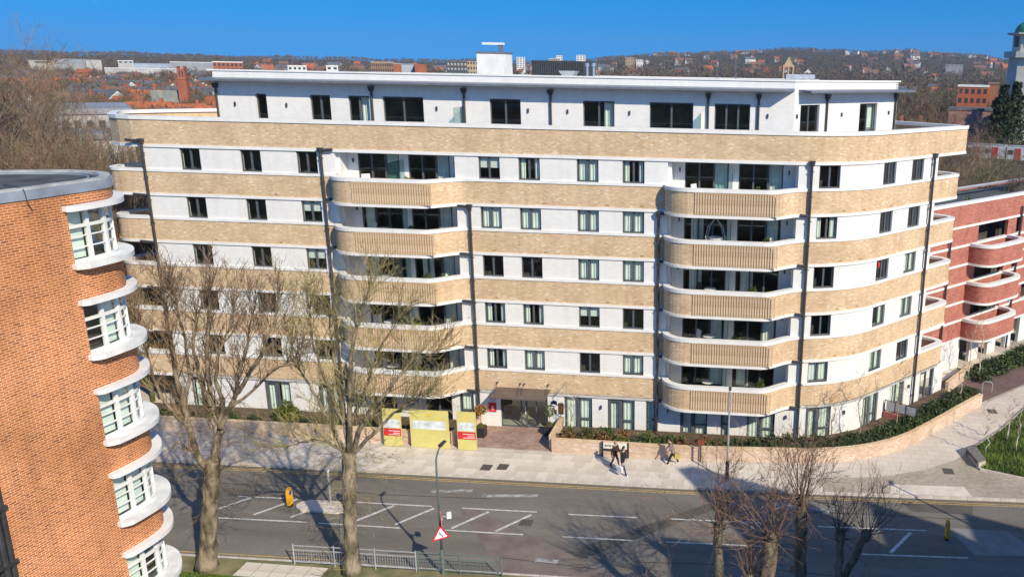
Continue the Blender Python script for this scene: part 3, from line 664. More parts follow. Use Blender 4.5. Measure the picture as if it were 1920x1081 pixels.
slab_ms = [MB().box(.007, .007, -.03, .593, .733, .0+dz).mesh('paving_slab', mt) for dz, mt in ((.0, CONC), (.002, mat('paving_slab_light', (.66, .59, .51), .85, .07, 1.6, bump=.15, bscale=18)), (-.002, mat('paving_slab_warm', (.58, .51, .43), .85, .09, 1.1, bump=.15, bscale=18)))]
rg = random.Random(3); cnt = 0
for j in range(5):
    x = -21.6 + (.3 if j % 2 else 0)
    while x < 11.6 and cnt < 285:
        y0 = ky(x)+.16 + j*.745
        if y0 + .7 < -3.1: inst('paving_slab', rg.choice(slab_ms), pav, (x, y0, 0), 0); cnt += 1
        x += .6
# the sweep of slabs and block paving round the corner on the right
WALLP = [(-4.1, -3.1), (0, -3.12), (2.9, -3.12), (6, -2.98), (10.2, -2.62), (12.2, -2.35), (14.1, -1.78), (15.8, -.9), (17.6, .55), (20, 3.3), (22.2, 6.0), (23.9, 8.0)]
MB().poly([(x, y, -.008) for x, y in [(11.6, ky(11.6)+.16), (30, ky(30)+.16), (60, ky(60)+.16), (60, 55), (40, 55), (31, 25), (24.5, 8.4), (17.6, .4), (14, -1.9), (11.6, -2.5)]]).build('block_paving', BLOCK, pav)
MB().poly([(x, y, -.004) for x, y in [(11.6, -2.55), (14.1, -1.85), (15.8, -1.0), (17.6, .45), (23.9, 7.9), (38, 22.5), (40.2, 20.4), (20.1, -1.2), (18, -2.7), (15.8, -3.7), (13.5, -4.25), (11.6, -4.4)]]).build('slab_path', SLABT, pav)
MB().poly([(x, y, -.002) for x, y in [(24.0, 8.4), (26.2, 10.6), (40, 24.5), (37, 27.5), (24, 15), (21.5, 11.5)]]).build('plum_paving', PURP, pav)
MB().poly([(x, y, -.002) for x, y in [(15.7, ky(15.7)+.2), (20.2, ky(20.2)+.2), (20.0, ky(20)+1.35), (15.9, ky(15.9)+1.3)]]).build('crossing_slabs', CONC, pav)
MB().poly([(x, y, .001) for x, y in [(-10.4, -3.12), (-4.1, -3.12), (-4.25, .1), (-9.4, .1)]]).build('forecourt_paving', REDP, pav)
for px, py in ((912, 875), (943, 874), (1778, 882), (1860, 770)):
    d = ray(px, py); c = CAM + d*(-CAM[2]/d[2]); MB().box(c[0]-.3, c[1]-.36, -.02, c[0]+.3, c[1]+.36, .006).build('inspection_cover', DRAIN, pav)
# near verge
nv = MB()
for a, b in zip(pxs, pxs[1:]): nv.quad((a, -70, 0), (b, -70, 0), (b, ky(b, NEAR)-.15, 0), (a, ky(a, NEAR)-.15, 0))
VERGE = mat('worn_verge', (.20, .17, .095), .95, .3, 1.1, col2=(.10, .11, .045), bump=.5, bscale=30)
nv = tag(nv.build('near_verge', VERGE), kind='structure')
x = -24.0
while x < 4:
    a = math.atan2(ky(x+.9, NEAR)-ky(x, NEAR), .9); inst('kerb_stone', kb, nv, (x, ky(x, NEAR)-.15, 0), a); x += .9
for i, (x, y) in enumerate([(-15.3+.8*i, -16.9-.62*j) for i in range(5) for j in range(3)]):
    inst('paving_slab', slab_ms[i % 3], nv, (x, y, .012), 0, (1.3, .8, 1))

# grass: lawn in the foreground and planting bed on the right
def grass(name, label, regions, n, h, cols, seed, z0=0.0):
    rg = np.random.default_rng(seed); V = []; Fc = []
    for poly in regions:
        P = np.array(poly); lo, hi = P.min(0), P.max(0); pts = []
        while len(pts) < n:
            q = lo + rg.random(2)*(hi-lo); ins = False; j = len(P)-1
            for i in range(len(P)):
                if (P[i][1] > q[1]) != (P[j][1] > q[1]) and q[0] < (P[j][0]-P[i][0])*(q[1]-P[i][1])/(P[j][1]-P[i][1])+P[i][0]: ins = not ins
                j = i
            if ins: pts.append(q)
        for q in pts:
            a = rg.random()*6.28; l = h*(.5+rg.random()); wv = .014+.012*rg.random(); dx, dy = math.cos(a), math.sin(a); le = l*.5*rg.random()
            b = len(V); V += [(q[0]-dy*wv, q[1]+dx*wv, z0), (q[0]+dy*wv, q[1]-dx*wv, z0), (q[0]+dx*le, q[1]+dy*le, z0+l)]; Fc.append((b, b+1, b+2))
    mb = MB(); mb.v = V; mb.f = Fc; mb.uv = [((0,0),(1,0),(.5,1))]*len(Fc); mb.m = [0]*len(Fc)
    return tag(mb.build(name, cols), label, 'grass', kind='stuff')
GRASS = mat('grass_blades', (.075, .13, .022), .7, .45, 1.2, col2=(.12, .15, .03))
BEDG = mat('bed_plants', (.12, .175, .035), .7, .5, .9, col2=(.05, .085, .02))
MB().poly([(x, y, .02) for x, y in [(-24, -17.3), (-12.6, -17.45), (-12.6, -30), (-24, -30)]]).build('lawn_soil', mat('lawn', (.055, .085, .02), .95, .3, 1.5), nv)
grass('grass', 'bright green lawn at the foot of the brick tower', [[(-19, -17.35), (-12.8, -17.5), (-12.8, -19.5), (-19, -19.5)]], 9000, .09, GRASS, 1)
bedp = [(d[0], d[1]) for d in [CAM + ray(px, py)*(-CAM[2]/ray(px, py)[2]) for px, py in ((1815, 848), (1840, 880), (1920, 897), (1990, 895), (2010, 770), (1930, 760), (1880, 806))]]
MB().prism(bedp[::-1], -.1, .08).build('bed_soil', mat('bed_soil', (.05, .045, .03), .95, .3, 2), pav)
k_ = MB().strip(bedp + [bedp[0]], .12, 0, -.1, .12).build('bed_edging', KERBM, pav)
grass('bed_grass', 'rough green ground cover in the corner planting bed', [bedp], 15000, .22, BEDG, 2, .06)

# ------------------------------------------------------------------ the round-cornered brick tower in the left foreground
tw = thing('brick_tower', 'orange brick tower with rounded corner, white curved sills and flat felt roof at left edge', 'building', (-14.5, -26, 0))
WP = [(-13.5, -33.0), (-13.1, -30.6), (-12.9, -29.2), (-12.73, -27.9), (-12.53, -27.1), (-12.42, -26.3), (-12.3, -25.6), (-12.25, -25.0), (-12.33, -24.55), (-12.6, -24.1), (-13.05, -23.65), (-13.6, -23.4), (-14.3, -23.3), (-15.15, -23.4), (-16.5, -23.85), (-19, -24.7), (-24, -26.2)]
def smooth_path(P, n=5):
    P = np.array(P, float); out = []
    for i in range(len(P)-1):
        p0, p1, p2, p3 = P[max(i-1, 0)], P[i], P[i+1], P[min(i+2, len(P)-1)]
        for t in np.linspace(0, 1, n, endpoint=False):
            out.append(tuple(.5*((2*p1)+(-p0+p2)*t+(2*p0-5*p1+4*p2-p3)*t*t+(-p0+3*p1-3*p2+p3)*t**3)))
    out.append(tuple(P[-1])); return out
WS = smooth_path(WP)
cum = np.concatenate([[0], np.cumsum([math.dist(a, b) for a, b in zip(WS, WS[1:])])])
def wsub(u0, u1):
    us = [u0] + [u for u in cum if u0+.02 < u < u1-.02] + [u1]
    return [(float(np.interp(u, cum, [p[0] for p in WS])), float(np.interp(u, cum, [p[1] for p in WS]))) for u in us]
u_tip = cum[int(np.argmin([math.dist(p, (-12.42, -26.27)) for p in WS]))]
UW0, UW1 = u_tip+.12, u_tip+4.1
ZH = [18.23-2.85*i for i in range(7)]            # underside of the head slabs
HH, SH = .15, .15
def wall(u0, u1, z0, z1): MB().strip(wsub(u0, u1), 0, -.35, z0, z1, u0).build('brick_wall', ORANGE, tw)
wall(0, UW0, 0, 18.72); wall(UW1, cum[-1], 0, 18.72)
wall(UW0, UW1, 18.4, 18.72)
for i, zh in enumerate(ZH):
    zs = zh-1.74
    if zs < .3: break
    zn = ZH[i+1]+HH if i+1 < len(ZH) else 0
    wall(UW0, UW1, max(zn, 0), zs)
    # head and sill slabs, projecting with tapered ends
    for z0, z1, o, nm, ext in ((zh, zh+HH, .29, 'head_slab', .12), (zs, zs+SH, .35, 'sill_slab', .1)):
        p = wsub(UW0-ext, UW1+.3); P = np.array(p); d = np.gradient(P, axis=0); d /= np.linalg.norm(d, axis=1)[:, None]; N = np.stack([d[:, 1], -d[:, 0]], 1)
        sl_ = np.concatenate([[0], np.cumsum(np.linalg.norm(np.diff(P, axis=0), axis=1))]); ofs = np.minimum(o, .16+.9*sl_)
        A = P + N*ofs[:, None]; B = P - N*.3; mbs = MB()
        for q in range(len(P)-1):
            a_, b_2, c_, e_ = A[q], A[q+1], B[q+1], B[q]
            mbs.hexa([(*a_, z0), (*b_2, z0), (*c_, z0), (*e_, z0), (*a_, z1), (*b_2, z1), (*c_, z1), (*e_, z1)])
        mbs.build(nm, SILLM if nm == 'sill_slab' else PAINT, tw)
    # white steel window band
    z0, z1 = zs+SH, zh
    fr = MB(); n = 6; us = np.linspace(UW0+.02, UW1, n+1)
    zt = z0+(z1-z0)*.68; fr.strip(wsub(UW0, UW1), -.06, -.17, z0, z0+.09)
    wn = fr.build('corner_window', PAINT, tw); MB().strip(wsub(UW0, UW1), -.06, -.17, z1-.08, z1).build('head_rail', PAINT, wn); MB().strip(wsub(UW0, UW1), -.08, -.17, zt-.045, zt+.045).build('transom', PAINT, wn)
    for q, u in enumerate(us):
        (x0, y0), (x1, y1) = wsub(max(u-.01, 0), u+.01)[0], wsub(u, u+.02)[-1]; dx, dy = x1-x0, y1-y0; l = math.hypot(dx, dy); nx, ny = dy/l, -dx/l
        MB().obox((x0-nx*.135, y0-ny*.135), (dx, dy), .05, .06, z0+.07, z1-.06).build('mullion', PAINT, wn)
        if q < n:
            pts = wsub(u+.04, us[q+1]-.04)
            MB().strip(pts, -.14, -.141, z0+.07, z1-.06, inner=False).build('pane', GLASS, wn)
            for zz in (z0+.07+(zt-z0)*.34, z0+.07+(zt-z0)*.65): MB().strip(pts, -.11, -.16, zz-.018, zz+.018).build('glazing_bar', PAINT, wn)
            if (q+i) % 4 != 1:
                pc_ = wsub(u+.06, us[q+1]-.06); MB().strip(pc_, -.28, -.29, z0+.1, z1-.1).build('net_curtain', CURT, wn)
    MB().strip(wsub(UW0-.1, UW1+.3), -.9, -1.0, z0-.2, z1+.2).build('room_wall', DARK, tw)
    MB().strip(wsub(UW0-.1, UW1+.3), -.3, -.9, z0-.16, z0-.1).build('room_floor', DARK, tw)
# lead-faced roof edge, kerb and felt
MB().strip(WS, .05, -.3, 18.72, 19.0).build('lead_fascia', LEAD, tw)
MB().strip(WS, .02, -.26, 19.0, 19.05).build('roof_kerb', mat('pale_kerb', (.42, .42, .40), .8, .2, 2), tw)
roofp = inset(WS, .2); MB().prism(roofp + [(-24, -33)], 18.7, 18.97).build('roof', FELT, tw)
lp = inset(WS, .55); MB().strip(lp[8:-6], .02, -.02, 18.965, 19.0).build('conductor_strip', mat('bare_metal', (.5, .52, .55), .4, .1, 4, metal=.5), tw)
for u in np.arange(.6, cum[-1]-1, 1.25):
    (x, y) = wsub(u, u+.02)[0]; (x1, y1) = wsub(u, u+.02)[-1]; MB().obox((x+(y1-y)*2.7, y-(x1-x)*2.7), (x1-x, y1-y), .015, .012, 18.73, 18.99).build('lead_seam', LEAD, tw)
(x, y) = wsub(u_tip-1.05, u_tip)[0]
MB().tube([(x-1.4, y+.9, 19.0), (x-.25, y+.1, 19.07), (x+.06, y, 19.02), (x+.07, y+.05, 18.6), (x+.03, y+.25, 18.3)], .014, 5).build('cable', PIPE, tw)
# projecting pier, drainpipes at the near left
uy = lambda y: float(np.interp(y, [p[1] for p in WS[:30]], cum[:30]))
MB().strip(wsub(uy(-29.42), uy(-28.82)), .05, 0.001, 0, 18.7, 0).build('brick_pier', ORANGE, tw)
MB().strip(wsub(.05, uy(-29.44)), .02, 0.001, 0, 14, 0).build('recess_shade_sheet', DKM, tw)  # flat dark sheet on the wall face, its colour standing in for recess shade
for y_, rr, of in ((-29.58, .07, .12), (-29.8, .085, .16), (-30.02, .06, .12), (-30.3, .07, .12), (-30.6, .06, .12)):
    (x, y) = wsub(uy(y_), uy(y_)+.02)[0]; o = MB().tube([(x+of, y, 0), (x+of, y, 11.6)], rr, 8).build('drainpipe', PIPE, tw)
    for z in (3, 5.85, 8.7, 10.4): MB().box(x+.0, y-.1, z, x+of+.1, y+.1, z+.1).build('pipe_collar', PIPE, o)

# ------------------------------------------------------------------ block on the camera's side of the road, out of the frame; its roofline shades the road
tw2 = thing('brick_mansion_block', 'brick block across the road whose stepped roofline throws the big shadows', 'building', (30, -34, 0))
def shp(x, y, H): t = (H+.12)/math.tan(SUN_EL); return (x+.6879*t, y-.7258*t)
def blk(nm, pts, H, dep, sk=0.0, sr=0.0):
    q = [shp(x, y, H) for x, y in pts]; MB().prism([(q[0][0]+sk*dep, q[0][1]-dep)] + [(q[-1][0]+sr*dep, q[-1][1]-dep)] + q[::-1], 0, H).build(nm, ORANGE, tw2)
blk('main_wing', [(3.6, -11.5), (7.2, -12.0), (14.0, -11.8), (21, -11.4), (40, -11)], 15.0, 14, .24)
blk('stair_tower', [(3.5, -4.25), (4.4, -3.8), (7.1, -4.95), (10.4, -6.35)], 20.0, 9, .6, .35)
blk('roof_turret', [(14.3, -6.6), (18.0, -8.65)], 20.0, 6, .1, .3)
blk('roof_turret', [(19.3, -7.2), (23.5, -9.0), (34, -8.5)], 20.0, 4)

# ------------------------------------------------------------------ boundary walls, beds and shrubs
def garden_wall(name, label, pts, h=.86):
    t = thing(name, label, 'wall', (pts[0][0], pts[0][1], 0))
    MB().strip(pts, .12, -.12, -.1, h-.07).build('brickwork', WALLB, t)
    MB().strip(pts, .14, -.14, h-.07, h).build('coping', BUFF, t); return t
WALLS = smooth_path(WALLP, 4)
garden_wall('garden_wall', 'low curved buff brick wall in front of the shrubs right of the entrance', WALLS)
garden_wall('garden_wall', 'short brick wall returning to the right of the entrance forecourt', [(-4.2, -.1), (-4.2, -2.95)], .95)
garden_wall('garden_wall', 'short splayed brick wall at the left of the entrance forecourt', [(-10.35, -3.0), (-9.55, -.1)])
garden_wall('garden_wall', 'long low brick wall behind the bare trees and yellow boards', [(-34, -3.2), (-22, -3.15), (-10.5, -3.1)])
SOIL = mat('soil', (.12, .085, .055), .95, .3, 3)
MB().poly([(x, y, .35) for x, y in [(-4.05, -2.98)] + [(p[0]-.06, p[1]+.12) for p in WALLS[1:]] + [foff(25.5, .1), foff(20, .1), foff(15, .1), foff(12, .1), (9.5, -.1), (-4.05, -.1)]]).build('planting_bed', SOIL, pav)
MB().poly([(x, y, .35) for x, y in [(-33.5, -3.05), (-10.6, -2.98), (-9.8, -.1), (-33.5, -.1)]]).build('planting_bed', SOIL, pav)
LEAFM = []
for i, (c, c2) in enumerate([((.085, .115, .03), (.03, .048, .014)), ((.14, .16, .04), (.05, .07, .018)), ((.20, .09, .03), (.07, .055, .018)), ((.06, .082, .028), (.02, .035, .014))]):
    LEAFM.append(mat('shrub_leaf_%d' % i, c, .55, .4, 2.5, col2=c2, spec=.4))
TWIGM = mat('shrub_stem', (.09, .06, .035), .9, .2, 4)
def shrub_mesh(seed, n=420, rx=.55, rz=.5, leaf=.085):
    rg = np.random.default_rng(seed); mb = MB()
    for i in range(n):
        d = rg.normal(size=3); d /= np.linalg.norm(d); d[2] = abs(d[2])*.9-.1; rr = (.55+.5*rg.random())*(1+.25*math.sin(5*d[0]+seed)+.2*math.sin(7*d[1]))
        c = np.array([d[0]*rx*rr, d[1]*rx*rr, rz*.45+d[2]*rz*rr]); a = rg.normal(size=3); a /= np.linalg.norm(a); b = np.cross(a, rg.normal(size=3)); b /= np.linalg.norm(b); l = leaf*(.6+.8*rg.random())
        mb.quad(tuple(c-a*l), tuple(c+b*l*.5), tuple(c+a*l), tuple(c-b*l*.5), [(0, 0)]*4)
    return mb
stem_me = MB()
for i in range(6): stem_me.tube([(0, 0, 0), (.22*math.cos(i*1.05), .22*math.sin(i*1.05), .42)], [.018, .008], 4)
stem_me = stem_me.mesh('stems', TWIGM)
SHR = [[shrub_mesh(s).mesh('foliage', LEAFM[i]) for s in (i*3+1, i*3+2)] for i in range(4)]
def shrub(x, y, sc, k, label, z=.33):
    o = thing('shrub', label, 'shrub', (x, y, z), 'low shrubs planted behind the front walls', True, rg2.random()*6.28); o.scale = sc
    inst('foliage', rg2.choice(SHR[k]), o); inst('stems', stem_me, o)
    return o
rg2 = random.Random(11)
SL = {0: 'mid green leafy shrub in the bed behind the low brick wall', 1: 'yellow green leafy shrub in the bed behind the low brick wall', 2: 'reddish brown shrub in the bed behind the low brick wall', 3: 'dark green leafy shrub in the bed behind the low brick wall'}
u_, tot = 0, []
cw = np.concatenate([[0], np.cumsum([math.dist(a, b) for a, b in zip(WALLS, WALLS[1:])])])
for row, (off, st) in enumerate(((.72, .6), (1.3, .8))):
    u = .4
    while u < cw[-1]-.2:
        i = min(int(np.searchsorted(cw, u)), len(WALLS)-1); p = np.array(WALLS[i]); q = np.array(WALLS[i-1]); d = (p-q)/np.linalg.norm(p-q); n = np.array([-d[1], d[0]])
        c = p + n*(off+rg2.uniform(-.12, .12)); k = rg2.choice([0, 0, 1, 3, 2] if c[0] < 4 else [2, 2, 0, 3] if c[0] < 6.5 else [3, 3, 0, 3])
        s_ = rg2.uniform(.62, 1.08) if c[0] > 4 else rg2.uniform(.6, 1.0)
        rgn = 'just right of the entrance' if c[0] < -1 else 'behind the pedestrians' if c[0] < 3.5 else 'below the right hand balconies' if c[0] < 10.5 else 'round the curved corner' if c[0] < 18 else 'along the side path'
        shrub(c[0], c[1], (s_, s_, s_*rg2.uniform(.8, 1.25)), k, SL[k].replace(' in the bed behind', ' behind') + ' ' + rgn, .42); u += st*rg2.uniform(.8, 1.25)
SLL = {i: l.replace('low brick wall', 'long wall near the bare trees') for i, l in SL.items()}
for x in np.arange(-31, -11, 1.5):
    k = rg2.choice([0, 3, 3]); s_ = rg2.uniform(.6, 1.0); shrub(x+rg2.uniform(-.4, .4), -2.3, (s_, s_, s_), k, SLL[k])
big = thing('shrub', 'large rounded bright green shrub behind the wall left of the second bare tree', 'shrub', (-21.6, -1.9, .3), None, True)
big.scale = (1.75, 1.4, 1.9); inst('foliage', shrub_mesh(77, 1100, .55, .5, .06).mesh('foliage', mat('bright_shrub', (.13, .15, .025), .6, .4, 2.5, col2=(.04, .06, .015))), big); inst('stems', stem_me, big)
# hedge along the plum paving by the red building
for i in range(22):
    t = i/21; x, y = 24.3+t*14.5, 13.6+t*14.6
    for j in (0, 1):
        s_ = rg2.uniform(1.0, 1.35); o = shrub(x+j*.9+rg2.uniform(-.2, .2), y-j*.75+rg2.uniform(-.2, .2), (s_, s_, s_), rg2.choice([0, 3, 3]), 'dark green shrub of the hedge along the plum paved path', 0)
        o['group'] = 'hedge shrubs along the plum path'
# terrace kerbs and low railing by the right hand ground floor
for s in (16.6, 23.4):
    q = [foff(s-.9, .1), foff(s+1.2, .1), foff(s+1.2, 1.0), foff(s-.9, 1.0)]; MB().prism(q[::-1] if False else q, -.05, .30 if s < 20 else .25).build('patio', CONC, pav)
rl = thing('railing', 'black metal railing on a brown brick upstand by the curved ground floor', 'railing', (*foff(18.4, .3), 0))
MB().strip([foff(18.1, .1), foff(18.5, 2.3)], .1, -.1, -.1, .75).build('upstand', REDB, rl)
a_, b_2 = foff(18.1, .1), foff(18.5, 2.3)
for z in (.85, 1.55): MB().tube([(*a_, z), (*b_2, z)], .03, 5).build('rail', PIPE, rl)
for t in (0, .33, .66, 1): MB().tube([(a_[0]+(b_2[0]-a_[0])*t, a_[1]+(b_2[1]-a_[1])*t, .7), (a_[0]+(b_2[0]-a_[0])*t, a_[1]+(b_2[1]-a_[1])*t, 1.58)], .03, 5).build('post', PIPE, rl)
MB().obox(((a_[0]+b_2[0])/2, (a_[1]+b_2[1])/2), (b_2[0]-a_[0], b_2[1]-a_[1]), 1.0, .008, .9, 1.5).build('infill_panel', mat('grey_mesh_panel', (.45, .46, .48), .6), rl)

# ------------------------------------------------------------------ bare trees
def barkmat(name, c, c2, sc=3):
    m = mat(name, c, .95, .3, sc, bump=1.0, bscale=7, col2=c2, stretch=(1, 1, .4), detail=9)
    for n in m.node_tree.nodes:
        if n.bl_idname == 'ShaderNodeValToRGB': n.color_ramp.elements[0].position = .38; n.color_ramp.elements[1].position = .6
        if n.bl_idname == 'ShaderNodeBump': n.inputs['Distance'].default_value = .06
    return m
BARK = barkmat('bark_grey_olive', (.225, .185, .13), (.085, .068, .046)); BARKY = barkmat('twig_olive_yellow', (.255, .215, .10), (.12, .095, .05), 1.2)
BARKB = barkmat('twig_brown', (.20, .14, .088), (.09, .065, .045), 1.2); BARKD = barkmat('bark_dark', (.15, .12, .085), (.06, .05, .035)); TWIGR = barkmat('twig_red_brown', (.17, .105, .075), (.08, .055, .04), 1.2)
def nrm(v): return v/(np.linalg.norm(v)+1e-9)
def shoot(mb, rg, p, d, L, r, depth, wob=.16, up=.12, sides=3, kids=(3, 5), ratio=.5):
    n = max(3, int(L/.35)) if depth else 3
    P = [p]; q = p.copy(); dd = nrm(d)
    for i in range(n):
        dd = nrm(dd + rg.normal(size=3)*wob + np.array([0, 0, up])); q = q + dd*L/n; P.append(q)
    rad = [r*(1-.82*i/n) for i in range(n+1)]
    mb.tube(P, rad, sides if r < .03 else 5, cap=False)
    if depth > 0:
        for c in range(rg.integers(kids[0], kids[1]+1)):
            t = .25+.72*rg.random(); i = min(int(t*n), n-1); b = P[i] + (P[i+1]-P[i])*(t*n-i)
            ax = nrm(P[i+1]-P[i]); sd_ = nrm(np.cross(ax, rg.normal(size=3))); a = .45+.4*rg.random()
            shoot(mb, rg, b, ax*math.cos(a)+sd_*math.sin(a), L*ratio*(.6+.6*rg.random()), max(r*(1-.82*t)*.7, .009), depth-1, wob, up, 3, kids, ratio)
def limb_pts(pts, Y, rg, spread):
    out = []; dy = 0
    for i, (px, py) in enumerate(pts):
        out.append(on_y(px, py, Y+dy)); dy += rg.uniform(-1, 1)*spread
    return out
def hero_tree(name, label, Y, trunk, limbs, mats, seed, tw_mat, twl=1.5, per=7, up=.16, low=None):
    rg = np.random.default_rng(seed); base = on_y(*trunk[0][:2], Y)
    t = thing(name, label, 'tree', (base[0], base[1], 0))
    mb = MB(); P = [on_y(a, b, Y) for a, b, r in trunk]; P[0][2] = -.05; R_ = [r for a, b, r in trunk]
    # knobbly trunk
    PP, RR = [], []
    for i in range(len(P)-1):
        for f in np.linspace(0, 1, 5, endpoint=False): PP.append(P[i]*(1-f)+P[i+1]*f + rg.normal(size=3)*.015); RR.append((R_[i]*(1-f)+R_[i+1]*f)*(1+rg.normal()*.05))
    PP.append(P[-1]); RR.append(R_[-1]); RR[0] *= 1.35; RR[1] *= 1.12
    mb.tube(PP, RR, 12); mb.build('trunk', mats[0], t, smooth=True)
    lm = MB(); cr = MB()
    for pts, r0, r1 in limbs:
        L = limb_pts(pts, Y, rg, .35); n = len(L)
        LL, LR = [], []
        for i in range(n-1):
            for f in np.linspace(0, 1, 3, endpoint=False): LL.append(L[i]*(1-f)+L[i+1]*f + (rg.normal(size=3)*.03 if i+f else 0)); LR.append(r0+(r1-r0)*(i+f)/(n-1))
        LL.append(L[-1]); LR.append(r1)
        lm.tube(LL, LR, 7, cap=False)
        m_ = len(LL)
        for i in range(m_):
            tt = i/(m_-1)
            if tt < .12: continue
            for c in range(rg.poisson(per*(.3+.8*tt)/3)):
                ax = nrm(LL[min(i+1, m_-1)]-LL[max(i-1, 0)]); sd_ = nrm(np.cross(ax, rg.normal(size=3))); a = .35+.6*rg.random()
                shoot(cr, rg, LL[i], ax*math.cos(a)+sd_*math.sin(a)+np.array([0, 0, .25]), twl*(.45+.75*rg.random()), .012+.28*LR[i]*rg.random(), 2, .17, up, 3, (3, 5), .5)
        for c in range(9): shoot(cr, rg, LL[-1], nrm(LL[-1]-LL[-3])+rg.normal(size=3)*.35+np.array([0, 0, .2]), twl*(.6+.6*rg.random()), .02, 2, .15, up, 3, (2, 4), .5)
    if low:
        for px, py, n, down in low:
            b = on_y(px, py, Y)
            for c in range(n):
                a = rg.random()*6.28; shoot(cr, rg, b + rg.normal(size=3)*np.array([.15, .15, .5]), np.array([math.cos(a), math.sin(a), rg.uniform(-.5, .5)+down]), 1.1+1.1*rg.random(), .012, 2, .16, -.05, 3, (2, 4), .45)
    lm.build('limbs', mats[0], t, smooth=True); cr.build('crown', tw_mat, t)
    return t
hero_tree('plane_tree', 'tall bare tree with forked pale trunk beside the brick tower', -16.9,
    [(388, 1062, .40), (391, 1000, .36), (393, 950, .35), (397, 885, .34), (400, 862, .30)],
    [([(398, 880), (367, 853), (355, 803), (345, 765), (328, 693), (320, 643), (313, 593), (310, 547)], .16, .04),
     ([(352, 800), (330, 777), (300, 745), (283, 690), (270, 640), (258, 600)], .10, .025),
     ([(345, 765), (357, 703), (347, 633), (333, 573), (328, 555)], .09, .03),
     ([(400, 870), (408, 830), (413, 797), (400, 765), (390, 703), (388, 643), (393, 593), (392, 547)], .19, .04),
     ([(413, 797), (418, 750), (403, 710), (410, 660), (430, 613), (437, 573)], .11, .03),
     ([(413, 800), (432, 763), (447, 733), (443, 705), (457, 670), (467, 627), (473, 593)], .12, .03),
     ([(446, 735), (473, 693), (495, 650), (515, 600), (522, 560)], .10, .03),
     ([(430, 765), (470, 735), (520, 688), (552, 672)], .08, .02),
     ([(395, 760), (372, 700), (362, 640), (368, 590)], .10, .03),
     ([(300, 745), (272, 720), (255, 690)], .07, .02)], [BARK, BARKB], 4, BARKB, 1.5, 13, .2, [(395, 860, 18, 0), (405, 820, 18, 0), (392, 930, 12, -.25), (352, 800, 12, 0), (415, 770, 12, 0)])
hero_tree('plane_tree', 'spreading bare tree with olive yellow twigs beside the guard rail', -16.4,
    [(660, 1072, .36), (658, 1010, .30), (656, 950, .29), (654, 890, .28), (655, 845, .30)],
    [([(655, 850), (645, 791), (635, 732), (623, 655), (618, 596)], .13, .03), ([(655, 850), (656, 791), (656, 713), (660, 647), (668, 596), (691, 545)], .14, .03),
     ([(660, 845), (672, 810), (695, 767), (722, 740), (746, 709), (773, 674), (822, 655)], .13, .02), ([(660, 850), (703, 810), (734, 779), (757, 760), (800, 742)], .10, .018),
     ([(650, 848), (633, 818), (610, 775), (590, 736), (563, 693), (548, 647)], .12, .022), ([(650, 855), (637, 837), (598, 822), (563, 829), (540, 835)], .09, .018),
     ([(656, 800), (680, 740), (697, 690), (720, 640), (745, 600)], .09, .02), ([(648, 800), (625, 750), (600, 690), (585, 630), (580, 580)], .09, .02)],
    [BARK, BARKY], 9, BARKY, 1.8, 14, .13, [(655, 850, 26, -.25), (655, 900, 14, -.35), (657, 960, 8, -.3), (660, 1040, 5, 0)])

def pollard(label, px, py, Y, h_px, r, seed, n=46, Lr=(1.6, 3.4), head2=None):
    rg = np.random.default_rng(seed); hd = on_y(px, py, Y); t = thing('pollarded_tree', label, 'tree', (hd[0], hd[1], 0), 'pollarded street trees on the near verge')
    tr = MB(); lean = rg.normal()*.25
    def stem(a, b, r0, r1):
        pts = [a+(b-a)*f + rg.normal(size=3)*.03 for f in np.linspace(0, 1, 9)]; tr.tube(pts, [r0+(r1-r0)*f+abs(rg.normal())*.015 for f in np.linspace(0, 1, 9)], 9)
    base = np.array([hd[0]+lean, hd[1]-.3, -.05]); heads = [hd]
    if head2: h2 = on_y(*head2, Y); fk = base*.45+hd*.55; fk[2] = hd[2]*.6; stem(base, fk, r*1.25, r); stem(fk, hd, r*.8, r*.75); stem(fk, h2, r*.8, r*.75); heads.append(h2)
    else: stem(base, hd, r*1.3, r)
    for h in heads: tr.lathe((h[0], h[1], h[2]-.25), [(r*.9, 0), (r*1.2, .12), (r*1.25, .25), (r*.8, .4), (.03, .48)], 9)
    tr.build('trunk', BARKD, t, smooth=True)
    cr = MB()
    for h in heads:
        for c in range(n):
            a = rg.random()*6.28; ph = abs(rg.normal())*.55; L = rg.uniform(*Lr)
            d = np.array([math.cos(a)*math.sin(ph), math.sin(a)*math.sin(ph), math.cos(ph)])
            if rg.random() < .28: d = np.array([math.cos(a), math.sin(a), rg.uniform(-.35, .35)]); L *= .7
            shoot(cr, rg, h + np.array([math.cos(a), math.sin(a), 0])*r*.8 + np.array([0, 0, rg.uniform(-.3, .2)]), d, L, .022*rg.uniform(.6, 1.1), 2, .10, .05, 3, (2, 4), .42)
    cr.build('crown', TWIGR, t); return t
pollard('pollarded bare tree with a single dark trunk, leftmost of the near row', 1347, 985, -20, 0, .17, 21)
pollard('pollarded bare tree with thick pale trunk, second of the near row', 1447, 1000, -20.6, 0, .26, 22, 50)
pollard('tallest pollarded bare tree standing highest in the near row', 1505, 935, -19.2, 0, .2, 23, 58, (1.8, 3.6))
pollard('pollarded bare tree forking into two heads, rightmost of the near row', 1575, 1000, -19.6, 0, .17, 25, 24, (1.0, 2.6), (1624, 1000))
pollard('low bare tree whose head is cut by the bottom edge, between the first two', 1406, 1075, -20.5, 0, .14, 26, 34, (1.0, 2.2))
pollard('bare reddish tree at the bottom edge, nearest the lamp post shadow', 1236, 1150, -19.5, 0, .14, 28, 26, (1.0, 2.4))
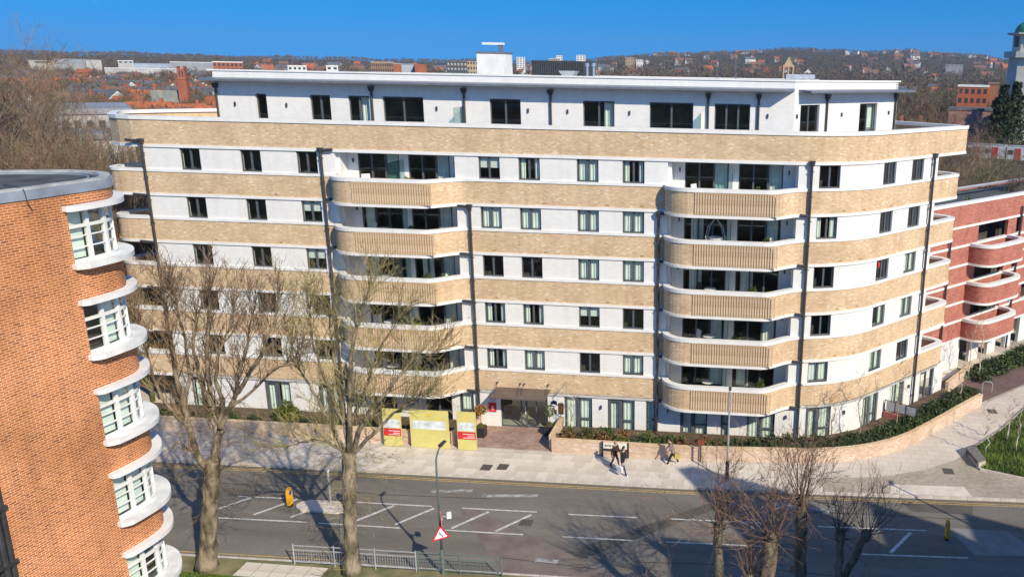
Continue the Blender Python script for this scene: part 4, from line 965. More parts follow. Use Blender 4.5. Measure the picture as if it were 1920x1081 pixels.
# young birches and saplings
BIRCH = mat('birch_bark', (.62, .59, .53), .8, .2, 6, col2=(.25, .22, .18)); TWIGP = mat('sapling_twig', (.34, .27, .19), .9, .2, 3)
def sapling(label, x, y, h, seed, pale=True, z=.3):
    rg = np.random.default_rng(seed); t = thing('sapling', label, 'sapling', (x, y, z), 'young staked trees round the block')
    P = [np.array([x, y, z]) + np.array([rg.normal()*.03*i, rg.normal()*.03*i, h*i/8]) for i in range(9)]
    MB().tube(P, [.05*(1-.8*i/8) for i in range(9)], 6).build('trunk', BIRCH if pale else TWIGP, t, smooth=True)
    cr = MB()
    for i in range(2, 9):
        for c in range(3):
            a = rg.random()*6.28; shoot(cr, rg, P[i], np.array([math.cos(a), math.sin(a), 1.1]), h*.16*(1.3-.08*i)*rg.uniform(.6, 1.3), .012, 2, .14, .08, 3, (2, 3), .55)
    cr.build('crown', TWIGP, t)
def gp(px, py, z=0): d = ray(px, py); return CAM + d*((z-CAM[2])/d[2])
for lab, px, py, h, pale in (('white birch sapling just right of the entrance doors', 1073, 812, 3.6, True), ('thin sapling in front of the curved wall, left of the french window', 1558, 826, 3.4, False), ('thin sapling in front of the curved ground floor doors', 1612, 826, 4.3, False), ('thin sapling beside the black railing', 1680, 806, 4.4, False), ('white birch sapling by the brown brick end wall', 1800, 752, 2.6, True), ('white birch sapling by the red balconies, tallest of the pair', 1815, 706, 4.6, True), ('slim birch sapling beside the plum path hedge', 1835, 702, 5.0, True), ('bare sapling nearest the bench in the planting bed', 1847, 848, 3.1, True), ('bare sapling in the middle of the planting bed', 1888, 822, 3.0, True), ('bare sapling at the right edge of the planting bed', 1905, 842, 3.4, True)):
    c = gp(px, py, .3); sapling(lab, c[0], c[1], h, int(px), pale, .28)

# ------------------------------------------------------------------ street furniture
GALV = mat('galvanised_steel', (.50, .52, .54), .45, .12, 6, metal=.4); GREENP = mat('green_grey_paint', (.13, .17, .16), .5, .2, 5); BLACKP = mat('black_paint', (.025, .025, .027), .45, .1, 5, spec=.5)
lp1 = thing('street_lamp', 'green grey street lamp post carrying triangular bend signs by the guard rail', 'street lamp', (-5.92, -16.12, 0))
MB().tube([(-5.92, -16.12, 0), (-5.92, -16.12, 1.3)], .085, 10).build('post_base', GREENP, lp1)
MB().tube([(-5.92, -16.12, 1.2), (-5.93, -16.12, 5.2), (-5.92, -16.11, 5.75), (-5.85, -16.0, 6.1), (-5.76, -15.9, 6.35)], [.055, .045, .042, .04, .035], 9).build('post', GREENP, lp1, True)
MB().hexa([(-5.85,-15.98,6.30),(-5.68,-16.02,6.30),(-5.58,-15.62,6.40),(-5.75,-15.58,6.40),(-5.85,-15.98,6.38),(-5.68,-16.02,6.38),(-5.60,-15.64,6.45),(-5.73,-15.6,6.45)]).build('lamp_head', PIPE, lp1)
WSIGN, RSIGN = mat('sign_white', (.8, .8, .8), .4, .03, 3), mat('sign_red', (.65, .02, .03), .4, .05, 3)
def tri_sign(label, c, rz, sc, bend=True):
    t = thing('road_sign', label, 'road sign', c, None, True, rz)
    def tri(s, y0, y1, dz=0): return [(-.5*s, y0, -.289*s+dz), (.5*s, y0, -.289*s+dz), (0, y0, .577*s+dz)], [(-.5*s, y1, -.289*s+dz), (.5*s, y1, -.289*s+dz), (0, y1, .577*s+dz)]
    def plate(s, y0, y1):
        a, b = tri(s, y0, y1); m_ = MB(); m_.poly(a); m_.poly(b[::-1])
        for i in range(3): j = (i+1) % 3; m_.quad(a[j], a[i], b[i], b[j])
        return m_
    plate(sc, -.04, -.02).build('backing_plate', RSIGN, t); plate(sc*.72, -.046, -.041).build('white_face', WSIGN, t)
    if bend:
        m_ = MB(); zz = [(-.03, -.13), (-.03, -.06), (.05, 0), (-.05, .06), (.03, .13)]
        m_.tube([(sc*1.1*a, -.049, sc*1.1*b) for a, b in [(.07, -.15), (.07, -.05), (.03, -.02), (-.05, .06), (-.05, .16)]], .022*sc/.75, 4); m_.build('double_bend_symbol', BLACKP, t)
    MB().box(-.06, -.02, -.05, .06, .05, .05).build('bracket', GALV, t); return t
c = on_y(826, 1000, -16.2); tri_sign('red triangle road sign with a black double bend on the lamp post', (-5.9, -16.2, c[2]), R(38), .82)
c = on_y(828, 972, -16.1); tri_sign('smaller red triangle sign seen edge on above the bend sign', (-5.86, -16.08, c[2]), R(-62), .75, False)
cam_t = thing('traffic_camera', 'small white camera box on the lamp post above the signs', 'camera', (-5.7, -15.95, 2.9)); MB().box(-5.82, -16.05, 2.88, -5.5, -16.0, 2.93).build('arm', GALV, cam_t); MB().hexa([(-5.6,-16.08,2.82),(-5.42,-16.0,2.82),(-5.5,-15.8,2.82),(-5.68,-15.88,2.82),(-5.6,-16.08,3.05),(-5.42,-16.0,3.05),(-5.5,-15.8,3.05),(-5.68,-15.88,3.05)]).build('housing', WSIGN, cam_t)
lp2 = thing('street_lamp', 'tall dark street lamp on the pavement in front of the right hand balconies', 'street lamp', (6.62, -5.48, 0))
MB().tube([(6.62, -5.48, 0), (6.62, -5.48, 1.25)], .1, 10).build('post_base', BLACKP, lp2); MB().tube([(6.62, -5.48, 1.2), (6.62, -5.48, 5.75)], [.06, .045], 9).build('post', GALV, lp2)
MB().hexa([(6.55,-5.55,5.66),(6.7,-5.55,5.66),(6.72,-6.1,5.72),(6.57,-6.1,5.72),(6.55,-5.55,5.74),(6.7,-5.55,5.74),(6.72,-6.1,5.78),(6.57,-6.1,5.78)]).build('lamp_head', BLACKP, lp2)
lp3 = thing('street_lamp', 'dark street lamp post standing at the right edge of the picture', 'street lamp', (23.3, -12.5, 0)); MB().tube([(23.3, -12.5, 0), (23.3, -12.5, 7.6)], [.09, .05], 9).build('post', BLACKP, lp3); MB().box(23.2, -12.6, 7.55, 23.4, -12.0, 7.65).build('lamp_head', BLACKP, lp3)
# guard rails
def guardrail(label, x0, x1, npan, mt, h=1.0):
    t = thing('guard_rail', label, 'guard rail', (x0, ky(x0, NEAR)-.35, 0)); st = (x1-x0)/npan
    def P(x): return (x, ky(x, NEAR)-.35)
    for i in range(npan+1): MB().tube([(*P(x0+st*i), 0), (*P(x0+st*i), h+.08)], .035, 6).build('post', mt, t)
    for i in range(npan):
        a, b = x0+st*i, x0+st*(i+1)
        for z in (.16, h-.22, h): MB().tube([(*P(a), z), (*P(b), z)], .024, 5).build('rail', mt, t)
        m_ = MB()
        for q in range(1, 16): x = a+(b-a)*q/16; m_.tube([(*P(x), .16), (*P(x), h-.22)], .009, 4)
        tag(m_.build('infill_bars', mt, t), kind='stuff')
guardrail('light galvanised guard rail at the kerb beside the second bare tree', -13.0, -7.2, 3, GALV)
guardrail('dark green guard rail continuing along the kerb past the lamp post', -7.1, -3.2, 2, GREENP)
# traffic islands with yellow keep left bollards
YB, = (mat('yellow_bollard', (.85, .42, .02), .4, .08, 3),)
def island(x0, x1, y0, y1):
    c = [(x0+.5, y0), (x1-.5, y0), (x1-.1, y0+.3), (x1, (y0+y1)/2), (x1-.1, y1-.3), (x1-.5, y1), (x0+.5, y1), (x0+.1, y1-.3), (x0, (y0+y1)/2), (x0+.1, y0+.3)]
    MB().prism(c, -.13, -.02).build('traffic_island', CONC, road)
island(-15.9, -12.9, -11.5, -10.4); 
def bollard(label, x, y, z=-.02):
    t = thing('keep_left_bollard', label, 'bollard', (x, y, z), 'yellow traffic island bollards', True)
    MB().hexa([(-.1,-.13,0),(.1,-.13,0),(.1,.13,0),(-.1,.13,0),(-.07,-.13,.12),(.07,-.13,.12),(.07,.13,.12),(-.07,.13,.12)]).build('base', BLACKP, t)
    m_ = MB(); pr_ = [(-.16, .12), (.16, .12), (.2, .35), (.2, .8), (.15, 1.0), (.07, 1.08), (-.07, 1.08), (-.15, 1.0), (-.2, .8), (-.2, .35)]
    m_.poly([(-.07, a, b) for a, b in pr_][::-1]); m_.poly([(.07, a, b) for a, b in pr_])
    for i in range(len(pr_)): j = (i+1) % len(pr_); m_.quad((-.07, *pr_[i]), (-.07, *pr_[j]), (.07, *pr_[j]), (.07, *pr_[i]))
    m_.build('shell', YB, t)
    for s in (-1, 1): MB().tube([(s*.071, 0, .8), (s*.078, 0, .8)], .12, 14).build('keep_left_disc', mat('sign_blue', (.02, .08, .4), .4), t)
bollard('yellow bollard in the hatched lane, left of both bare trunk shadows', -16.2, -11.05, -.12); bollard('yellow bollard half hidden by the second bare tree trunk', -13.25, -10.7); bollard('yellow bollard standing in the shaded road at the right', 17.9, -10.0, -.12)
isp = thing('island_post', 'slim grey post on the traffic island', 'post', (-14.2, -10.6, -.02)); MB().tube([(-14.2, -10.6, -.02), (-14.2, -10.6, 1.8)], .05, 8).build('shaft', GALV, isp); MB().tube([(-14.2, -10.6, 1.8), (-14.2, -10.6, 1.95)], .08, 8).build('cap', WSIGN, isp)
# sales hoardings
HOARD = mat('lime_hoarding', (.64, .57, .20), .6, .05, 1.2); HPALE = mat('hoarding_picture', (.62, .66, .68), .6, .3, 3, col2=(.45, .5, .5)); HLINE = mat('hoarding_text_yellow', (.70, .62, .22), .6)
def hoarding(label, p0, p1, ptop, pbot, red):
    a = gp(*p0); b = gp(*p1); y = (a[1]+b[1])/2-.06; x0, x1 = a[0], b[0]; top = on_y((p0[0]+p1[0])/2, ptop, y)[2]
    t = thing('sales_hoarding', label, 'hoarding', (x0, y, 0)); MB().box(x0, y-.06, 0, x1, y, top).build('board', HOARD, t); w_ = x1-x0
    MB().box(x0+.05*w_+.03, y-.066, top*.5, x1-.08*w_, y-.0605, top*.72).build('printed_picture', HPALE, t)
    for i in range(5): MB().box(x0+.12*w_, y-.065, top*(.1+.06*i), x1-(.2+.1*(i % 3))*w_, y-.0605, top*(.1+.06*i)+.025).build('printed_line', HLINE, t)
    MB().box(x0+w_*.44, y-.065, top*.84, x0+w_*.56, y-.0605, top*.91).build('printed_emblem', mat('emblem_gold', (.72, .56, .1), .6), t)
    if red:
        MB().box(x0+.03, y-.075, top*.28, x1-.03, y-.067, top*.48).build('red_banner', RED_S, t)
        for i, (u0, u1, v) in enumerate(((.3, .92, .42), (.55, .92, .365), (.3, .92, .32))): MB().box(x0+w_*u0, y-.08, top*v-.02, x0+w_*u1, y-.0755, top*v+.02).build('banner_print', WSIGN, t)
    for x in (x0+.1, x1-.1): MB().box(x-.04, y, 0, x+.04, y+.07, top-.1).build('support_post', mat('timber_post', (.25, .17, .1), .9), t)
hoarding('narrow lime hoarding with red banner behind the tree branches', (722, 833), (757, 834), 765, 0, True)
hoarding('widest lime hoarding with a pale picture strip', (773, 835), (845, 839), 768, 0, False)
hoarding('narrow lime hoarding with red banner nearest the entrance', (860, 840), (896, 841), 771, 0, True)
# street name board
nb = thing('street_name_sign', 'low white street name board on two black posts behind the pedestrians', 'sign', (-.35, -3.35, 0))
NX0, NX1 = -.95, .6
for x in (NX0, NX1): MB().box(x-.05, -3.42, 0, x+.05, -3.34, .98).build('post', BLACKP, nb)
MB().box(NX0+.06, -3.41, .55, NX1-.06, -3.37, .93).build('name_plate', mat('cream_plate', (.72, .70, .60), .5), nb); MB().box(NX0+.06, -3.415, .45, NX1-.06, -3.365, .53).build('lower_rail', BLACKP, nb)
for i, (u0, u1) in enumerate(((.06, .14), (.16, .22), (.24, .33), (.36, .43), (.82, .92))): MB().box(NX0+.06+1.43*u0, -3.414, .68, NX0+.06+1.43*u1, -3.4105, .8).build('faded_print', mat('faded_print', (.2, .19, .17), .7), nb)
bs = thing('bus_stop_post', 'slim dark post with small red plate on top against the brick wall', 'post', (4.95, -3.25, 0)); MB().tube([(4.95, -3.3, 0), (4.95, -3.3, 1.15)], .04, 8).build('shaft', BLACKP, bs); MB().box(4.75, -3.33, 1.1, 5.15, -3.28, 1.4).build('plate', mat('rust_red_plate', (.25, .06, .04), .6), bs)
# bench, cycle stand
bp = [gp(px, py) for px, py in ((1809, 850), (1832, 878), (1846, 872), (1826, 845))]
bn = thing('bench', 'wedge shaped grey bench at the corner of the planting bed', 'bench', (bp[1][0], bp[1][1], 0))
MB().prism([(p[0], p[1]) for p in bp], .36, .48).build('seat', mat('bench_slab', (.17, .155, .14), .7, .15, 4), bn)
for i in (0, 1): p, q = bp[i*2+0] if i == 0 else bp[1], bp[3] if i == 0 else bp[2]; MB().obox(((p[0]+q[0])/2, (p[1]+q[1])/2), (q[0]-p[0], q[1]-p[1]), math.hypot(q[0]-p[0], q[1]-p[1])/2-.03, .07, 0, .355).build('leg', KERBM, bn)
c = gp(1850, 735); cs = thing('cycle_stand', 'small white hoop stand beside the plum paved path', 'stand', (c[0], c[1], 0)); MB().tube([(c[0]-.35, c[1], 0), (c[0]-.35, c[1], .7), (c[0]-.2, c[1], .85), (c[0]+.2, c[1], .85), (c[0]+.35, c[1], .7), (c[0]+.35, c[1], 0)], .03, 6).build('hoop', GALV, cs)
c = gp(1912, 808); cs = thing('cycle_stand', 'black hoop stand at the right edge beside the planting bed', 'stand', (c[0], c[1], 0)); MB().tube([(c[0]-.4, c[1], 0), (c[0]-.4, c[1], .7), (c[0]-.25, c[1], .85), (c[0]+.4, c[1]-.3, .85), (c[0]+.5, c[1]-.35, 0)], .035, 6).build('hoop', BLACKP, cs)
# pots by the entrance
def pot(label, x, y, ball):
    t = thing('potted_plant', label, 'potted plant', (x, y, 0)); MB().prism([(x-.3, y-.3), (x+.3, y-.3), (x+.3, y+.3), (x-.3, y+.3)], 0, .62).build('planter', BLACKP, t); MB().box(x-.26, y-.26, .621, x+.26, y+.26, .635).build('soil', SOIL, t)
    MB().tube([(x, y, .6), (x, y, 1.5)], .025, 6).build('stem', TWIGP, t)
    rgp = np.random.default_rng(int(x*10) % 97 + 5); m_ = MB(); n = 700 if ball else 420
    for i in range(n):
        d = rgp.normal(size=3); d /= np.linalg.norm(d); rr = (.36 if ball else .5)*(.9+.15*rgp.random() if ball else .5+.5*rgp.random()); cc = np.array([x, y, 1.6 if ball else 1.75]) + d*rr*np.array([1, 1, 1 if ball else .65]); a = rgp.normal(size=3); a /= np.linalg.norm(a); b = nrm(np.cross(a, rgp.normal(size=3))); l = .05 if ball else .075
        m_.quad(tuple(cc-a*l), tuple(cc+b*l*.5), tuple(cc+a*l), tuple(cc-b*l*.5), [(0, 0)]*4)
    m_.build('foliage', LEAFM[0] if ball else mat('rust_leaves', (.28, .12, .03), .6, .4, 4, col2=(.12, .09, .02)), t)
    m2 = shrub_mesh(9, 150, .22, .2, .05); o = m2.build('underplanting', LEAFM[1], None); o.parent = t; o.location = (0, 0, .62)
pot('black planter with rusty orange shrub left of the entrance doors', -9.05, -1.55, False); pot('black planter with clipped round tree right of the entrance doors', -4.85, -.75, True)

# ------------------------------------------------------------------ things on the balconies
GREYR = mat('pale_rattan', (.42, .43, .43), .7, .1, 8)
hc = thing('hanging_chair', 'pale arched hanging egg chair on the second highest right hand balcony', 'chair', (5.3, -.25, 12.0))
for dx in (0, .12): MB().tube([(4.85+dx, -.25+dx, 12.25), (4.72+dx, -.25+dx, 13.0), (4.85+dx, -.25+dx, 13.6), (5.3, -.2, 14.15), (5.75-dx, -.25+dx, 13.6), (5.88-dx, -.25+dx, 13.0), (5.75-dx, -.25+dx, 12.25)], .035, 6).build('arch', GREYR, hc)
MB().lathe((5.3, -.2, 12.2), [(.2, 0), (.45, .15), (.5, .5), (.42, .8), (.4, .8), (.44, .5), (.38, .2), (.05, .12)], 14).build('basket', GREYR, hc)
def bchair(label, x, y, z, rz, mt):
    t = thing('balcony_chair', label, 'chair', (x, y, z), None, True, rz)
    MB().box(-.25, -.25, .40, .25, .25, .46).build('seat', mt, t); MB().hexa([(-.25,.22,.46),(.25,.22,.46),(.25,.26,.46),(-.25,.26,.46),(-.25,.32,1.0),(.25,.32,1.0),(.25,.36,1.0),(-.25,.36,1.0)]).build('backrest', mt, t)
    for a in (-.22, .22):
        for b in (-.22, .22): MB().tube([(a, b, 0), (a*.95, b*.95, .41)], .02, 5).build('leg', mt, t)
def btable(label, x, y, z, mt):
    t = thing('balcony_table', label, 'table', (x, y, z), None, True); MB().lathe((0, 0, .70), [(.36, 0), (.38, .02), (.36, .04)], 16).build('top', mt, t); MB().tube([(0, 0, 0), (0, 0, .71)], .03, 6).build('leg', mt, t); MB().lathe((0, 0, 0), [(.2, 0), (.2, .03)], 12).build('base', mt, t)
def bplant(label, x, y, z, k):
    t = thing('balcony_plant', label, 'potted plant', (x, y, z), None, True); MB().lathe((0, 0, 0), [(.13, 0), (.18, .36)], 12).build('pot', GREYR, t); o = inst('foliage', SHR[k][0], t, (0, 0, .35)); o.scale = (.55, .55, .9)
WCH = mat('white_chair', (.68, .68, .66), .6, .05, 4)
for nm, x0, i in (('left', -18.1, 0), ('right', 2.25, 1)):
    for k, fl in ((1, 'lowest'), (2, 'second lowest'), (3, 'middle'), (4, 'second highest'), (5, 'highest')):
        z = 3.0*k; rr = random.Random(k*7+i)
        if (i, k) != (1, 4): bchair('%s chair at the left of the %s %s hand balcony' % (('white', 'dark')[rr.random() < .4], fl, nm), x0+1.9, .35, z, rr.uniform(-1, 1), WCH if rr.random() > .4 else BLACKP)
        if k != 5: btable('small round table on the %s %s hand balcony' % (fl, nm), x0+2.8, .2, z, WCH)
        bplant('leafy pot plant on the %s %s hand balcony' % (fl, nm), x0+rr.choice([4.6, 5.4, 6.1]), .3, z, rr.choice([0, 1, 3]))
for t in [o for o in COL.objects if o.name.startswith('balcony_chair')]:
    t['label'] = t['label'].replace('white chair', 'pale chair').replace('dark chair', 'pale chair') if t.children and t.children[0].data.materials[0] == WCH else t['label'].replace('white chair', 'dark chair')

# ------------------------------------------------------------------ people
SKIN = mat('skin', (.55, .34, .25), .6, .06, 6); HAIRB = mat('fair_hair', (.36, .22, .10), .7, .2, 20); HAIRD = mat('dark_hair', (.03, .022, .018), .6, .2, 20)
def cloth(n, c): return mat(n, c, .9, .18, 9, bump=.2, bscale=40)
def person(label, loc, rz, coat, trousers, shoes, hair, hairlong, stride=.3, lean=.04, arm_l=.25, arm_r=-.25, H=1.7, skirt=0, bend_r=.3):
    k = H/1.72; V, E_, Rr, tagv = [], [], [], []
    def add(p, r, par, tg):
        V.append((p[0]*k, p[1]*k, p[2]*k)); Rr.append(r*k); tagv.append(tg)
        if par is not None: E_.append((par, len(V)-1))
        return len(V)-1
    # faces +x; y is to the figure's left
    pel = add((0, 0, .93), (.125), None, 'c'); ch1 = add((lean*.5, 0, 1.12), .125, pel, 'c'); ch2 = add((lean, 0, 1.32), .135, ch1, 'c'); ne = add((lean*1.25, 0, 1.46), .055, ch2, 's')
    hd = add((lean*1.4+.015, 0, 1.56), .078, ne, 's'); top = add((lean*1.4+.02, 0, 1.66), .07, hd, 's'); add((lean*1.4+.105, 0, 1.57), .017, hd, 's')
    for sd_, st, ar in ((1, stride, arm_l), (-1, -stride, arm_r)):
        hip = add((0, .09*sd_, .86), .095+skirt, pel, 't'); kn = add((st*.45+.04, .095*sd_, .48), .062+skirt*.4, hip, 't'); an = add((st*.95-.03*(st < 0), .095*sd_, .10+(.05 if st < 0 else 0)), .042, kn, 't')
        toe = add((st*.95+.15, .105*sd_, .035), .036, an, 'h'); add((st*.95-.05, .095*sd_, .045+(.06 if st < 0 else 0)), .036, an, 'h')
        sh = add((lean, .185*sd_, 1.38), .068, ch2, 'c'); el = add((lean+ar*.55-.03, .24*sd_, 1.10), .048, sh, 'c'); bx_ = bend_r*.25
        wr = add((lean+ar+bx_*.6, .245*sd_, .88+bx_*.35), .034, el, 'c'); pa = add((lean+ar*1.15+bx_*.8, .24*sd_, .80+bx_*.4), .03, wr, 's')
        for i, (fx, fy, l) in enumerate(((.03, .0, .075), (.014, .012, .085), (-.004, .014, .08), (-.02, .008, .065))):
            b = V[pa]; f1 = add((b[0]/k+fx, b[1]/k+fy*sd_, b[2]/k-.05), .0095, pa, 's'); add((b[0]/k+fx+.012, b[1]/k+fy*sd_-.012*sd_, b[2]/k-.05-l*.55), .008, f1, 's')
        b = V[pa]; f1 = add((b[0]/k+.045, b[1]/k-.012*sd_, b[2]/k-.015), .010, pa, 's'); add((b[0]/k+.06, b[1]/k-.015*sd_, b[2]/k-.05), .008, f1, 's')
    me = bpy.data.meshes.new('body'); me.from_pydata(V, E_, []); o = bpy.data.objects.new('tmp_body', me); COL.objects.link(o)
    o.modifiers.new('s', 'SKIN')
    for i, sv in enumerate(me.skin_vertices[0].data): sv.radius = (Rr[i], Rr[i]*(1.25 if tagv[i] == 'c' and i < 3 else 1)); sv.use_root = (i == 0)
    sm = o.modifiers.new('u', 'SUBSURF'); sm.levels = 2; sm.render_levels = 2
    dg = bpy.context.evaluated_depsgraph_get(); ev = bpy.data.meshes.new_from_object(o.evaluated_get(dg)); bpy.data.objects.remove(o)
    ev.materials.clear()
    for m_ in (coat, trousers, shoes, SKIN): ev.materials.append(m_)
    VA = np.array(V); idx = {'c': 0, 't': 1, 'h': 2, 's': 3}
    for p in ev.polygons:
        c = np.array(p.center); j = int(np.argmin(((VA-c)**2).sum(1))); tg = tagv[j]
        if tg == 't' and c[2] > .80*k: tg = 'c'
        if tg == 's' and c[2] < 1.44*k and c[2] > 1.2*k: tg = 'c'
        p.material_index = idx[tg]; p.use_smooth = True
    t = thing('person', label, 'person', loc, None, True, rz)
    inst('body', ev, t)
    hm = MB(); hc = np.array([lean*1.4, 0, 1.60])*k
    n = 12
    for i in range(7):
        for j in range(n):
            th = 2*math.pi*j/n; ph = math.pi*(i/6)*(.62 if not hairlong else .8); back = -math.cos(th)
            r = .103*k; ex_ = 1 + (.12*max(back, 0)); zz = math.cos(ph)*(1.05) - (.5*max(back, 0)*(i/6) if hairlong else 0)
            hm.v.append((hc[0] + r*math.sin(ph)*math.cos(th)*ex_ - .02 - (.0 if back > 0 else .02*(i/6)), hc[1] + r*.92*math.sin(ph)*math.sin(th), hc[2]+.015 + r*zz*(1.1 if back > -.2 or i < 3 else .75)))
    for i in range(6):
        for j in range(n):
            if i >= 3 and math.cos(2*math.pi*(j+.5)/n) > .45: continue
            hm.f.append((i*n+j, i*n+(j+1) % n, (i+1)*n+(j+1) % n, (i+1)*n+j)); hm.uv.append(None); hm.m.append(0)
    h_ = hm.build('hair', hair, t, True, org=(0, 0, 0))
    for s in (1, -1): MB().lathe(((lean*1.4+.09)*k, s*.03*k, 1.585*k), [(.004, -.008), (.009, 0), (.004, .008)], 6).build('eye', BLACKP, t, org=(0, 0, 0))
    return t
person('fair haired pedestrian in a brown jacket and dark red trousers', (.05, -4.75, 0), R(-28), cloth('brown_jacket', (.05, .025, .02)), cloth('wine_trousers', (.10, .015, .02)), BLACKP, HAIRB, True, .26, .05, .12, -.15, 1.72)
person('pedestrian in a dark navy jacket and jeans carrying a white bag', (.62, -5.45, 0), R(-30), cloth('navy_jacket', (.02, .02, .028)), cloth('blue_jeans', (.03, .045, .085)), WSIGN, HAIRD, False, -.34, .06, -.05, .1, 1.72)
person('stooping pedestrian in a grey patterned coat and black trousers by the brick wall', (3.35, -3.85, 0), R(188), mat('patterned_coat', (.22, .17, .17), .9, .5, 14, col2=(.07, .055, .06)), cloth('black_trousers', (.02, .019, .02)), WSIGN, HAIRD, False, .33, .16, .12, .2, 1.66, .03)
bg_ = thing('carrier_bag', 'white carrier bag held by the pedestrian in the navy jacket', 'bag', (.5, -5.72, .25), None, True, R(-30))
MB().hexa([(-.15,-.05,0),(.15,-.05,0),(.15,.05,0),(-.15,.05,0),(-.19,-.09,.36),(.19,-.09,.36),(.19,.09,.36),(-.19,.09,.36)]).build('sack', mat('white_plastic', (.72, .73, .76), .45, .1, 8, bump=.4, bscale=20), bg_)
for s in (-.06, .06): MB().tube([(-.08, s, .36), (-.05, 0, .5), (.05, 0, .5), (.08, s, .36)], .008, 4).build('handle', WSIGN, bg_)
bg_ = thing('shopping_bag', 'yellow shopping bag beside the pedestrian in the grey coat', 'bag', (3.62, -3.95, .42), None, True, R(10))
MB().hexa([(-.14,-.05,0),(.14,-.05,0),(.14,.05,0),(-.14,.05,0),(-.16,-.07,.3),(.16,-.07,.3),(.16,.07,.3),(-.16,.07,.3)]).build('sack', mat('yellow_bag', (.55, .42, .12), .6, .15, 8), bg_)
MB().tube([(-.06, 0, .3), (0, 0, .42), (.06, 0, .3)], .01, 4).build('handle', BLACKP, bg_)

# ------------------------------------------------------------------ red brick neighbour on the right
A47 = R(47); rb = thing('red_brick_flats', 'red brick flats with white edged curved balconies beside the buff block', 'building', (23.5, 15.4, 0))
def rl2(a, b): return (23.3 + math.cos(A47)*a + math.sin(A47)*b, 15.2 + math.sin(A47)*a - math.cos(A47)*b)     # a along, b out towards the street
FRP = [rl2(-9, 0), rl2(28, 0)]
for k in range(0, 4):
    z = 3.0*k
    if k: 
        MB().strip(FRP, 0, -.3, z-.5, z+.83).build('brick_band', REDB, rb); MB().strip(FRP, .05, -.2, z-.67, z-.5).build('stone_course', STONE, rb); MB().strip(FRP, .05, -.25, z+.83, z+1.0).build('stone_sill_course', STONE, rb)
    ops = [(2.2, 4.6), (8.2, 1.0), (10.4, 1.4), (13.6, 1.4), (17, 1.4), (21, 1.4)] if k else [(1.2, 1.6), (4.2, 1.5), (7.0, 1.5), (9.6, 1.4), (13, 1.5), (17, 1.5)]
    cuts = [-9.0] + [v for s, w_ in ops for v in (s, s+w_)] + [28.0]
    for q in range(0, len(cuts), 2): MB().strip([rl2(cuts[q], 0), rl2(cuts[q+1], 0)], -.03, -.3, z+1.0 if k else 0, z+2.33, cuts[q]).build('wall', REDB if k else WHITEB, rb)
    for s, w_ in ops:
        fm, p2 = window_meshes(w_, 1.33 if k else 2.3, 3 if w_ > 3 else 2); x, y = rl2(s, -.15); o = inst('window', fm, rb, (x, y, z+1.0 if k else .02), A47)
        cN = 3 if w_ > 3 else 2
        for j in range(cN): inst('pane', p2, o, (.06+j*w_/cN, .01, .06))
        if not k: inst('curtain', ctall, o, (.1, .2, .06))
MB().strip(FRP, 0, -.3, 11.5, 13.1).build('brick_parapet', REDB, rb); MB().strip(FRP, .05, -.2, 11.33, 11.5).build('stone_course', STONE, rb); MB().strip(FRP, .06, -.4, 13.1, 13.3).build('coping', STONE, rb)
MB().prism([rl2(-9, -.25), rl2(28, -.25), rl2(28, -9), rl2(-9, -9)], 11.6, 12.0).build('roof', FELT, rb); MB().strip([rl2(-9, -1.8), rl2(28, -1.8)], 0, -.1, 0, 11.5).build('room_wall', DARK, rb); MB().strip([rl2(28, 0), rl2(28, -9), rl2(-9, -9)], 0, -.3, 0, 12.3).build('rear_wall', REDB, rb)
MB().tube([(*rl2(-9, -6), 12.9), (*rl2(28, -6), 12.9)], .12, 6).build('roof_rail', GALV, rb)
mrr = MB().box(-.06, -.06, -.6, .06, .02, .6).mesh('rib', REDB)
for k in (1, 2, 3):
    z = 3.0*k
    loc_ = [(1.0, 0), (1.0, .6), (1.15, 1.2), (1.6, 1.65), (2.3, 1.8), (4, 1.85), (5.6, 1.85), (6.3, 1.7), (6.8, 1.3), (6.95, .8), (7.0, 0)]
    pth = smooth_path([rl2(a, b) for a, b in loc_], 3)
    b = MB().strip(pth, 0, -.2, z-.5, z+.8).build('balcony', REDB, rb); MB().strip(pth, .05, -.4, z+.8, z+1.02).build('coping', STONE, b); MB().strip(pth, .05, -.2, z-.67, z-.5).build('edge_course', STONE, b)
    MB().prism(inset(pth, .1), z-.6, z-.03).build('balcony_floor', STONE, b)
    for j in range(7): x, y = rl2(1.9+j*.24, 1.76+.02*j); inst('rib', mrr, b, (x, y, z+.1), A47)
for a in (-2.0, 8.6): x, y = rl2(a, .15); MB().tube([(x, y, 0), (x, y, 12.2)], .08, 8).build('downpipe', PIPE, rb)
for i, (a, s) in enumerate(((1.5, 1.1), (3.2, 1.3), (4.6, 1.0))):
    x, y = rl2(a, -1.6); o = thing('roof_shrub', ['rounded evergreen shrub in a trough on the red flats roof', 'larger evergreen shrub on the red flats roof', 'small evergreen shrub nearest the red flats parapet'][i], 'shrub', (x, y, 12.0), None, True); o.scale = (s, s, s*1.2); inst('foliage', SHR[0][i % 2], o); inst('stems', stem_me, o)
ew = garden_wall('garden_wall', 'brown brick wall at the foot of the buff block end by the birch saplings', [foff(25.9, .3), rl2(.4, 1.6)], .9)

